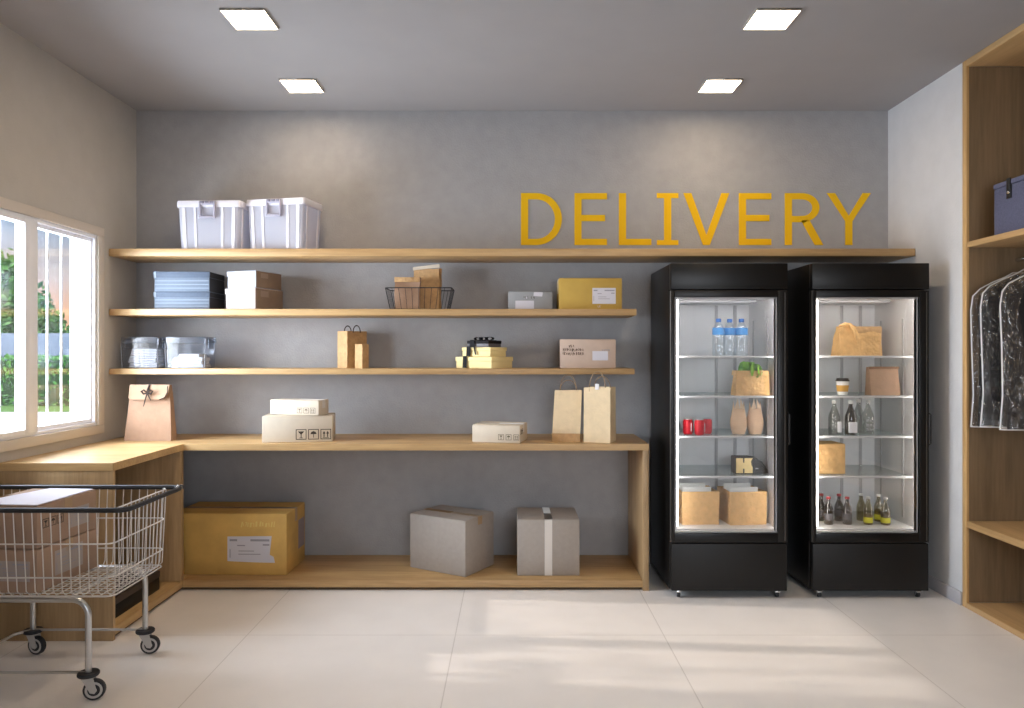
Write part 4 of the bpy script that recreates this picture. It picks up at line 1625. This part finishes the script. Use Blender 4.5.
# cans
G = 'red drink cans on the fridge shelf'
t = thing('drink_can', 'red drink can nearest the cabinet edge, first of three', 'can', (at(688.0, 4.40), 4.40, ZSH[2]), 0, G)
MB().lathe([(0.023, 0.001), (0.0295, 0.010), (0.0295, 0.078), (0.0245, 0.088)], 20).obj('can_body', M_red, t)
MB().lathe([(0.0248, 0.0885), (0.0252, 0.091), (0.022, 0.091), (0.021, 0.0885), (0, 0.0885)], 20).obj('can_lid', M_alu, t)
MB().box(0.010, -0.0300, 0.02, 0.014, -0.0245, 0.07).obj('print', M_label, t)
dup(t, 'red drink can in front of another, second of three', (at(699.5, 4.365), 4.365, ZSH[2]), 0.6)
dup(t, 'red drink can standing behind, third of three', (at(707.0, 4.44), 4.44, ZSH[2]), 1.8)

# small black box with a cream K
B = dict(x=1.370, y=4.412, w=0.108, d=0.09, rz=0.0)
t = thing('card_box', 'small box with cream K front and black slanted side', 'box', (B['x'], B['y'], ZSH[3]))
MB().box(-0.052, -0.045, 0.0005, 0.052, 0.045, 0.100, 0.003).obj('body', M_ink, t)
m = MB()
x0, x1, z0, z1, yk = -0.047, 0.050, 0.006, 0.094, -0.0458
A = [(x0, z0), (x0 + 0.040, z0), (x0 + 0.040, z0 + 0.026), (x0 + 0.049, z0 + 0.026), (x0 + 0.049, z0), (x1, z0), (x1, z1), (x0 + 0.049, z1), (x0 + 0.049, z1 - 0.026), (x0 + 0.040, z1 - 0.026), (x0 + 0.040, z1), (x0, z1)]
A[6:7] = [(x1, z0 + 0.034), (x1 - 0.007, (z0 + z1) / 2 + 0.004), (x1 - 0.010, z1 - 0.018), (x1, z1)]
m.prism([(u, yk, v) for u, v in A], (0, 0.0009, 0))
o = m.obj('letter_face', pbr('cream_face', (226, 200, 140), 0.6, var=0.05, vscale=40), t)
m = MB()
m.prism([(0.0535, -0.044, 0.001), (0.146, -0.030, 0.001), (0.142, -0.030, 0.028), (0.110, -0.034, 0.072), (0.085, -0.036, 0.086), (0.080, -0.036, 0.094), (0.0535, -0.044, 0.099)], (0, 0.07, 0))
o = m.obj('sloping_side', M_blackp, t)
MB().box(0.068, -0.0455, 0.030, 0.084, -0.041, 0.036).obj('print', M_inkg, t)

# two kraft boxes with white paper at the bottom of fridge 1
G = 'open kraft paper sacks on the fridge floor'


def sack(label, B, h, seed):
    w, d = B['w'], B['d']
    t = paper_bag('paper_sack', label, B, FLOOR_IN, h, M_kraftt, 'open', G, 1.02, 1.0, crinkle=0.0015, gusset=0.1, seed=seed)
    m = MB()
    m.box(-w * 0.42, -d * 0.25, h - 0.03, w * 0.36, -d * 0.22, h + 0.018, 0.001)
    m.box(-w * 0.46, d * 0.1, h - 0.03, w * 0.30, d * 0.13, h + 0.030, 0.001)
    m.box(-w * 0.46, -d * 0.44, h * 0.3, w * 0.44, d * 0.44, h - 0.02)
    o = m.obj('paper_lining', M_cup, t)
    o['label'] = 'white paper lining'
    return t


sack('open kraft sack on the fridge floor, nearer the counter', corner(682.5, 719.0, None, 4.36, -3, d=0.2), 0.195, 51)
sack('open kraft sack on the fridge floor, second from the counter', corner(730.5, 766.5, None, 4.36, -6, d=0.2), 0.195, 52)

# fridge 2
B = dict(x=at(846.3, 4.42), y=4.42, w=0.135, d=0.11, rz=0.12)
t = paper_bag('paper_bag', 'rounded paper bag with twisted top on the upper fridge shelf', B, ZSH[0], 0.178, M_kraftt, 'open', None, 0.80, 0.35, crinkle=0.018, seed=61, n=9)
m = MB()
m.tube([(-0.052, -0.01, 0.178), (-0.02, -0.02, 0.188), (0.01, -0.028, 0.186), (0.03, -0.03, 0.176)], [0.006, 0.012, 0.010, 0.004], 8)
m.tube([(0.0, -0.034, 0.185), (0.010, -0.050, 0.165), (0.022, -0.058, 0.125), (0.030, -0.062, 0.075)], [0.006, 0.013, 0.010, 0.003], 8)
m.obj('twisted_top', M_kraftt, t)
B = dict(x=at(868.3, 4.55), y=4.60, w=0.164, d=0.12, rz=0.0)
t = paper_bag('paper_bag', 'boxy paper bag with folded top behind the rounded one', B, ZSH[0], 0.168, M_kraftt, 'open', None, 1.0, 0.75, crinkle=0.012, seed=62, n=7)
MB().box(-0.085, -0.054, 0.140, 0.085, 0.05, 0.182, 0.008).obj('folded_top', M_kraft, t)

t = thing('coffee_cup', 'takeaway coffee cup with tan sleeve and black lid', 'cup', (at(842.5, 4.38), 4.38, ZSH[1]))
MB().lathe([(0.026, 0.001), (0.0365, 0.083)], 24).obj('cup_body', M_cup, t)
MB().lathe([(0.0295, 0.022), (0.0305, 0.022), (0.0355, 0.060), (0.0345, 0.060)], 24, cap=False).obj('sleeve', M_sleeve, t)
MB().lathe([(0.038, 0.083), (0.039, 0.087), (0.037, 0.091), (0.034, 0.092), (0.033, 0.100), (0.030, 0.101), (0.028, 0.096), (0, 0.096)], 24).obj('lid', M_lidb, t)

B = dict(x=2.198, y=4.392, w=0.168, d=0.09, rz=-0.05)
t = paper_bag('paper_bag', 'brown flat-topped paper bag right of the coffee cup', B, ZSH[1], 0.166, M_kraftd, 'open', None, 0.98, 0.45, crinkle=0.006, seed=63, n=7)
MB().box(-0.086, -0.026, 0.155, 0.086, -0.018, 0.170, 0.002).obj('folded_rim', pbr('dark_kraft_rim', (128, 94, 68), 0.85), t)

# tall bottles
G = 'clear bottles with white caps on the third fridge shelf'
pf = [(0.0, 0.001), (0.030, 0.001), (0.0335, 0.006), (0.0335, 0.100), (0.031, 0.116), (0.014, 0.160), (0.0115, 0.172), (0.0115, 0.186)]
cp = [(0.0135, 0.183), (0.0135, 0.200), (0.011, 0.203), (0, 0.203)]
lb = [(0.0340, 0.012), (0.0340, 0.082)]
b1 = bottle('glass_bottle', 'clear glass bottle with white label, first on its shelf', 'bottle', (at(834.3, 4.40), 4.40, ZSH[2]), pf, M_bottle, cp, M_cap, [], G)
MB().box(0.004, -0.0345, 0.014, 0.030, -0.0250, 0.078, 0.003).obj('label_patch', M_label, b1)
b2 = bottle('glass_bottle', 'dark-filled glass bottle with white label, second on its shelf', 'bottle', (at(850.8, 4.37), 4.37, ZSH[2]), pf, M_smoke, cp, M_cap, [('drink', [(0, 0.084), (0.031, 0.084), (0.031, 0.098), (0.022, 0.132), (0, 0.132)], M_labd)], G)
MB().box(-0.026, -0.0350, 0.014, 0.024, -0.0240, 0.078, 0.004).obj('label_patch', M_label, b2)
b3 = bottle('glass_bottle', 'plain clear bottle standing behind the dark-filled one', 'bottle', (at(858.5, 4.50), 4.50, ZSH[2]), pf, M_bottle, cp, M_cap, [], G)
b4 = bottle('glass_bottle', 'clear bottle with printed front, fourth on its shelf', 'bottle', (at(868.0, 4.41), 4.41, ZSH[2]), pf, M_bottle, cp, M_cap, [], G)
m = MB()
for k in range(9):
    u = -0.018 + 0.018 * (k % 3)
    v = 0.03 + 0.026 * (k // 3)
    m.box(u - 0.005, -0.0350, v - 0.007, u + 0.005, -0.026, v + 0.007, 0.002)
m.obj('print', M_rail, b4)

B = corner(815.5, 845.5, None, 4.37, -4, d=0.16)
t = carton('plain kraft carton on the lower fridge shelf above small bottles', B, ZSH[3], 0.178, M_kraftt, None)

# small bottles
G = 'smoky soda bottles with red caps'
ps = [(0.0, 0.001), (0.024, 0.001), (0.0265, 0.006), (0.0265, 0.078), (0.024, 0.096), (0.011, 0.128), (0.0095, 0.146), (0.0105, 0.152)]
cs = [(0.0125, 0.150), (0.0130, 0.158), (0.0115, 0.162), (0, 0.162)]
s1 = bottle('soda_bottle', '', 'bottle', (0, 0, 0), ps, M_smoke, cs, M_capr, [('label_band', [(0.027, 0.030), (0.027, 0.068)], pbr('smoke_label', (90, 88, 92), 0.5))], G)
for i, (px, yv, lbl) in enumerate(((821.3, 4.47, 'red-capped soda bottle at the back, beside the strip light'), (828.6, 4.37, 'red-capped soda bottle at the front, nearer the strip light'),
                                   (839.0, 4.46, 'red-capped soda bottle at the back, second from the strip light'), (847.2, 4.37, 'red-capped soda bottle at the front, nearer the olive bottles'))):
    if i == 0:
        s1.location = (at(px, yv), yv, FLOOR_IN)
        s1['label'] = lbl
    else:
        dup(s1, lbl, (at(px, yv), yv, FLOOR_IN))
G = 'pale bottles with yellow green labels'
o1 = bottle('juice_bottle', '', 'bottle', (0, 0, 0), ps, M_olive, cs, M_cap, [('drink', [(0, 0.003), (0.0235, 0.003), (0.0255, 0.008), (0.0255, 0.07), (0, 0.07)], M_labp), ('label_band', [(0.027, 0.014), (0.027, 0.044)], M_laby)], G)
for i, (px, yv, lbl) in enumerate(((868.2, 4.37, 'yellow-labelled juice bottle at the front, nearer the soda bottles'), (878.5, 4.45, 'yellow-labelled juice bottle at the back, between two front ones'), (885.5, 4.36, 'yellow-labelled juice bottle at the front, nearest the inner wall'))):
    if i == 0:
        o1.location = (at(px, yv), yv, FLOOR_IN)
        o1['label'] = lbl
    else:
        dup(o1, lbl, (at(px, yv), yv, FLOOR_IN))
bottle('juice_bottle', 'unlabelled pale bottle at the back, between soda and juice bottles', 'bottle', (at(861.2, 4.47), 4.47, FLOOR_IN), ps, M_olive, cs, M_cap, [], G)


# ================================================================== wardrobe in the right wall
wd = thing('open_wardrobe', 'tall built-in open oak wardrobe in the right wall', 'wardrobe', (XR, 0, 0))
X1 = NX - XR - 0.001
y0w, y1w = NY0 + 0.002, NY1 - 0.001
MB().box(0.012, y1w - 0.036, 0.031, X1, y1w - 0.001, 2.962).obj('side_panel', M_ward, wd)
MB().box(-0.004, y1w - 0.036, 0.0, 0.0115, y1w, 2.999, 0.001).obj('front_edge', M_warde, wd)
MB().box(0.0, y0w, 0.0, X1, y0w + 0.036, 2.999).obj('side_panel', M_ward, wd)
MB().box(X1 - 0.012, y0w + 0.037, 0.031, X1, y1w - 0.037, 2.962).obj('back_panel', M_ward, wd)
MB().box(-0.004, y0w + 0.0365, 2.963, X1, y1w - 0.0365, 2.999, 0.001).obj('top_panel', M_wardy, wd)
MB().box(-0.004, y0w + 0.0365, 0.0, X1, y1w - 0.0365, 0.030, 0.001).obj('bottom_panel', M_wardy, wd)
WS1, WS2 = 2.003, 0.476
MB().box(0.0, y0w + 0.0365, WS1 - 0.030, X1 - 0.013, y1w - 0.0365, WS1, 0.001).obj('shelf', M_wardy, wd)
MB().box(0.0, y0w + 0.0365, WS2 - 0.036, X1 - 0.013, y1w - 0.0365, WS2, 0.001).obj('shelf', M_wardy, wd)
ROD = 1.905
MB().tube([(0.275, y0w + 0.0365, ROD), (0.275, y1w - 0.0365, ROD)], 0.0125, 12).obj('clothes_rod', M_chrome, wd)

# fabric box on the wardrobe shelf
t = thing('fabric_box', 'blue grey fabric storage box on the upper wardrobe shelf', 'storage box', (2.66, 3.745, WS1))
MB().box(-0.14, -0.125, 0.0005, 0.14, 0.125, 0.245, 0.006).obj('body', M_fabric, t)
MB().box(-0.143, -0.128, 0.2455, 0.143, 0.128, 0.272, 0.006).obj('lid', M_fabric, t)
m = MB()
m.box(-0.149, -0.016, 0.175, -0.1405, 0.016, 0.2445, 0.002)
m.box(-0.1505, -0.014, 0.205, -0.1435, 0.014, 0.2775, 0.002)
h_ = m.obj('pull_tab', M_leath, t)
MB().lathe([(0.0, -0.154), (0.008, -0.152), (0.009, -0.149)], 12, (0, 0, 0.205), 'x').obj('stud', M_chrome, h_)


# garments
def garment(label, y, rz, xoff, zoff=0.0, wide=1.0):
    t = thing('covered_coat', label, 'coat', (XR + 0.275, y, ROD), rz, 'dark coats in clear garment covers')
    prof = [(0.00, 0.050, 0.030), (-0.022, 0.085, 0.040), (-0.050, 0.150, 0.050), (-0.085, 0.205, 0.056), (-0.125, 0.235, 0.058), (-0.20, 0.245, 0.058),
            (-0.40, 0.240, 0.055), (-0.65, 0.245, 0.055), (-0.82, 0.250, 0.056)]
    z0 = -0.085 + zoff

    def shell(sc_, dz, wr, seed):
        rings = []
        for (zz, hw, hd) in reversed(prof):
            ring = []
            for k in range(28):
                a = 2 * PI * k / 28
                c, s = math.cos(a), math.sin(a)
                x = hw * wide * sc_ * math.copysign(abs(c) ** 0.8, c)
                yv = hd * 0.56 * sc_ * math.copysign(abs(s) ** 0.8, s)
                n_ = noise.noise(Vector((x * 9 + seed, yv * 20, zz * 7 + seed)))
                ring.append((x + wr * n_ * c, yv + wr * n_ * s * 1.3, z0 + zz * (1.0 if dz == 0 else 1.012) + dz))
            rings.append(ring)
        return rings

    m = MB()
    m.loft(shell(0.93, 0, 0.006, y), True, True)
    m.obj('coat_body', M_coat, t)
    m = MB()
    R = shell(1.05, 0.012, 0.016, y + 3)
    m.loft(R, False, True)
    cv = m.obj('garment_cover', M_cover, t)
    cv['label'] = 'clear wrinkled film cover'
    # white line round the cover's outline, standing in for edge highlights
    pth = []
    for r in R:
        pth.append(r[14])
    oth = [r[0] for r in R][::-1]
    MB().tube(pth + oth, 0.0035, 6).obj('edge_highlight', M_coveredge, cv)
    MB().tube([r for r in R[0]], 0.003, 6, closed=True).obj('hem', M_coveredge, cv)
    # hanger
    hk = []
    for k in range(9):
        a = math.radians(-30 + 225 * k / 8)
        hk.append((0.0165 * math.cos(a), 0, 0.0165 * math.sin(a)))
    hk = hk[::-1] + [(0.0, 0, -0.03), (0.0, 0, -0.09 + zoff)] if False else [(0.0, 0, -0.10 + zoff), (0.0, 0, -0.035), (0.012, 0, -0.022)] + hk
    MB().tube(hk, 0.002, 6).obj('hanger_hook', M_chrome, t)
    return t


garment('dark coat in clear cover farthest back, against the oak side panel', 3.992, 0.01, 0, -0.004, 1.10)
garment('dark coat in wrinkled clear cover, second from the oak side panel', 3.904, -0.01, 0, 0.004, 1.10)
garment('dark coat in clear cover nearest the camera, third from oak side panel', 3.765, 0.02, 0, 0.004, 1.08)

# ================================================================== wire cart
cart = thing('wire_cart', 'chrome wire basket cart on casters in front of the window', 'cart', (-1.96, 3.10, 0))
CX, CY = -1.96, 3.10
bx0, bx1, by0, by1 = -2.44 - CX, -1.558 - CX, 2.885 - CY, 3.315 - CY
tx0, tx1, ty0, ty1 = -2.455 - CX, -1.550 - CX, 2.862 - CY, 3.335 - CY
BZ, TZ = 0.444, 0.785


def rr4(x0, x1, y0, y1, z, r=0.03, k=5):
    p = []
    for (cx, cy, a0) in ((x1 - r, y0 + r, -90), (x1 - r, y1 - r, 0), (x0 + r, y1 - r, 90), (x0 + r, y0 + r, 180)):
        for i in range(k):
            a = math.radians(a0 + 90 * i / (k - 1))
            p.append((cx + r * math.cos(a), cy + r * math.sin(a), z))
    return p


def lerp(a, b, q):
    return a + (b - a) * q


m = MB()
WR = 0.0023
for q in (0.0, 0.22, 0.61, 1.0):
    m.tube(rr4(lerp(bx0, tx0, q), lerp(bx1, tx1, q), lerp(by0, ty0, q), lerp(by1, ty1, q), lerp(BZ, TZ, q), 0.035), WR * 1.35, 6, closed=True)
nx, ny = 24, 13
for i in range(nx + 1):
    u = i / nx
    xb, xt = lerp(bx0 + 0.02, bx1 - 0.02, u), lerp(tx0 + 0.02, tx1 - 0.02, u)
    m.tube([(xt, ty0, TZ), (xb, by0, BZ + 0.02), (xb, by0 + 0.02, BZ), (xb, by1 - 0.02, BZ), (xb, by1, BZ + 0.02), (xt, ty1, TZ)], WR, 5)
for i in range(ny + 1):
    u = i / ny
    yb_, yt = lerp(by0 + 0.02, by1 - 0.02, u), lerp(ty0 + 0.02, ty1 - 0.02, u)
    m.tube([(tx1, yt, TZ), (bx1, yb_, BZ + 0.02), (bx1 - 0.02, yb_, BZ - 0.003), (bx0 + 0.02, yb_, BZ - 0.003), (bx0, yb_, BZ + 0.02), (tx0, yt, TZ)], WR, 5)
m.obj('wire_basket', M_wire, cart)
m = MB()
e = 0.016
m.tube(rr4(tx0 - e, tx1 + e + 0.050, ty0 - e, ty1 + 0.004, TZ + 0.004, 0.045, 7), 0.0105, 8, closed=True)
rim = m.obj('bumper_rim', M_rubber, cart)
for yy in (ty1 + 0.002,):
    MB().lathe([(0, -0.014), (0.010, -0.012), (0.0125, 0), (0.010, 0.012), (0, 0.014)], 12, (tx1 + e + 0.042, ty1 - 0.010, TZ + 0.008), 'x').obj('corner_cap', M_chrome, rim)
lx = 0.26
LY0, LY1 = 2.97 - CY, 3.455 - CY
LY1 = 3.43 - CY


def arch(y, inn):
    z1 = 0.405 if y < 0 else 0.400
    r = 0.065
    p = [(-lx, y, 0.108)]
    for k in range(8):
        a = math.radians(180 - 90 * k / 7)
        p.append((-lx + r + r * math.cos(a), y, z1 - r + r * math.sin(a)))
    for k in range(8):
        a = math.radians(90 - 90 * k / 7)
        p.append((lx - r + r * math.cos(a), y, z1 - r + r * math.sin(a)))
    p.append((lx, y, 0.108))
    return p


for y in (LY0, LY1):
    MB().tube(arch(y, 0), 0.0125, 10).obj('leg_frame', M_steel, cart)
for y in (LY0, LY1):
    MB().tube([(-lx, y, 0.112), (lx, y, 0.112)], 0.006, 8).obj('cross_brace', M_steel, cart)
MB().tube([(-lx, LY0, 0.112), (-lx - 0.05, LY0 + 0.06, 0.112), (-lx - 0.05, LY1 - 0.06, 0.112), (-lx, LY1, 0.112)], 0.007, 8).obj('cross_brace', M_steel, cart)
MB().tube([(bx0 + 0.2, LY0, 0.425), (bx0 + 0.2, LY1, 0.420)], 0.009, 8).obj('basket_support', M_steel, cart)
MB().tube([(bx1 - 0.2, LY0, 0.425), (bx1 - 0.2, LY1, 0.420)], 0.009, 8).obj('basket_support', M_steel, cart)
for sx in (-1, 1):
    for y in (LY0, LY1):
        ang = {(-1, LY0): 0.3, (1, LY0): 0.25, (-1, LY1): -0.2, (1, LY1): 0.2}[(sx, y)]
        c = MB()
        Rm = Matrix.Translation((sx * lx, y, 0)) @ Matrix.Rotation(ang, 4, 'Z')
        for s in (-1, 1):
            c.prism([Rm @ Vector(p) for p in ((-0.024, s * 0.015, 0.098), (0.020, s * 0.015, 0.098), (0.034, s * 0.015, 0.040), (0.026, s * 0.015, 0.030), (0.010, s * 0.015, 0.034))], Rm.to_3x3() @ Vector((0, s * 0.003, 0)))
        c.box(-0.024, -0.018, 0.088, 0.022, 0.018, 0.100, 0.003, mat=Rm)
        cc = c.obj('caster', M_castor, cart)
        MB().lathe([(0.018, 0.100), (0.038, 0.100), (0.041, 0.104), (0.041, 0.111), (0.038, 0.115), (0.018, 0.115)], 24, (sx * lx, y, 0.0)).obj('caster_bumper', M_rubber, cc)
        wl = MB()
        wl.lathe([(0.033, -0.0115), (0.040, -0.011), (0.042, -0.007), (0.042, 0.007), (0.040, 0.011), (0.033, 0.0115)], 26, (0, 0, 0), 'y')
        o = wl.obj('tyre', M_rubber, cc)
        o.location = Rm @ Vector((0.022, 0, 0.0425))
        o.rotation_euler = (0, 0, ang)
        wl = MB()
        wl.lathe([(0, -0.0135), (0.010, -0.0135), (0.012, -0.010), (0.031, -0.0125), (0.0328, -0.0115), (0.0328, 0.0115), (0.031, 0.0125), (0.012, 0.010), (0.010, 0.0135), (0, 0.0135)], 24, (0, 0, 0), 'y')
        o = wl.obj('wheel_hub', M_castor, cc)
        o.location = Rm @ Vector((0.022, 0, 0.0425))
        o.rotation_euler = (0, 0, ang)

# boxes and paper in the cart
B = corner(-60, 37.0, 97.8, 2.905, 5)
B['w'] = 0.30
w, d = B['w'], B['d']


def recentre(B, pn, y0):
    c, sn = math.cos(B['rz']), math.sin(B['rz'])
    x, y = -B['w'] / 2, B['d'] / 2
    B['x'], B['y'] = at(pn, y0) + x * c - y * sn, y0 + x * sn + y * c


recentre(B, 37.0, 2.905)
t = carton('brown cardboard box at the bottom of the wire cart', B, BZ + 0.005, 0.172, M_card, M_tapeb, group='brown boxes in the wire cart')
shipping_label(t, w, d, 'front', 0.12, 0.045, 0.27, 0.125, mat=M_labw)
shipping_label(t, w, d, 'right', 0.10, 0.04, 0.27, 0.14, mat=M_labw)
B = corner(-60, 37.0, 96.5, 2.905, 5)
B['w'] = 0.30
recentre(B, 37.0, 2.905)
w, d = B['w'], B['d']
Z2 = BZ + 0.005 + 0.1735
t = carton('brown cardboard box stacked upper in the wire cart', B, Z2, 0.170, M_card, M_tapeb, group='brown boxes in the wire cart')
icons(t, w, d, 'right', 0.03, 0.075, 0.036, 0.006, M_ink)
shipping_label(t, w, d, 'right', 0.19, 0.04, 0.31, 0.12, mat=M_labw)
m = MB()
Rm = Matrix.Rotation(B['rz'], 4, 'Z')
m.prism([Rm @ Vector(p) for p in ((-w / 2 + 0.01, -d / 2 + 0.004, 0), (w / 2 - 0.004, -d / 2 + 0.004, 0), (w / 2 - 0.012, d / 2 - 0.01, 0), (-w / 2 + 0.09, d / 2 - 0.01, 0))], (0, 0, 0.003))
o = m.obj('paper_sheet', M_paper, loc=(B['x'], B['y'], Z2 + 0.1712))
tag(o, 'white paper sheet lying on the upper box in the cart', 'paper')
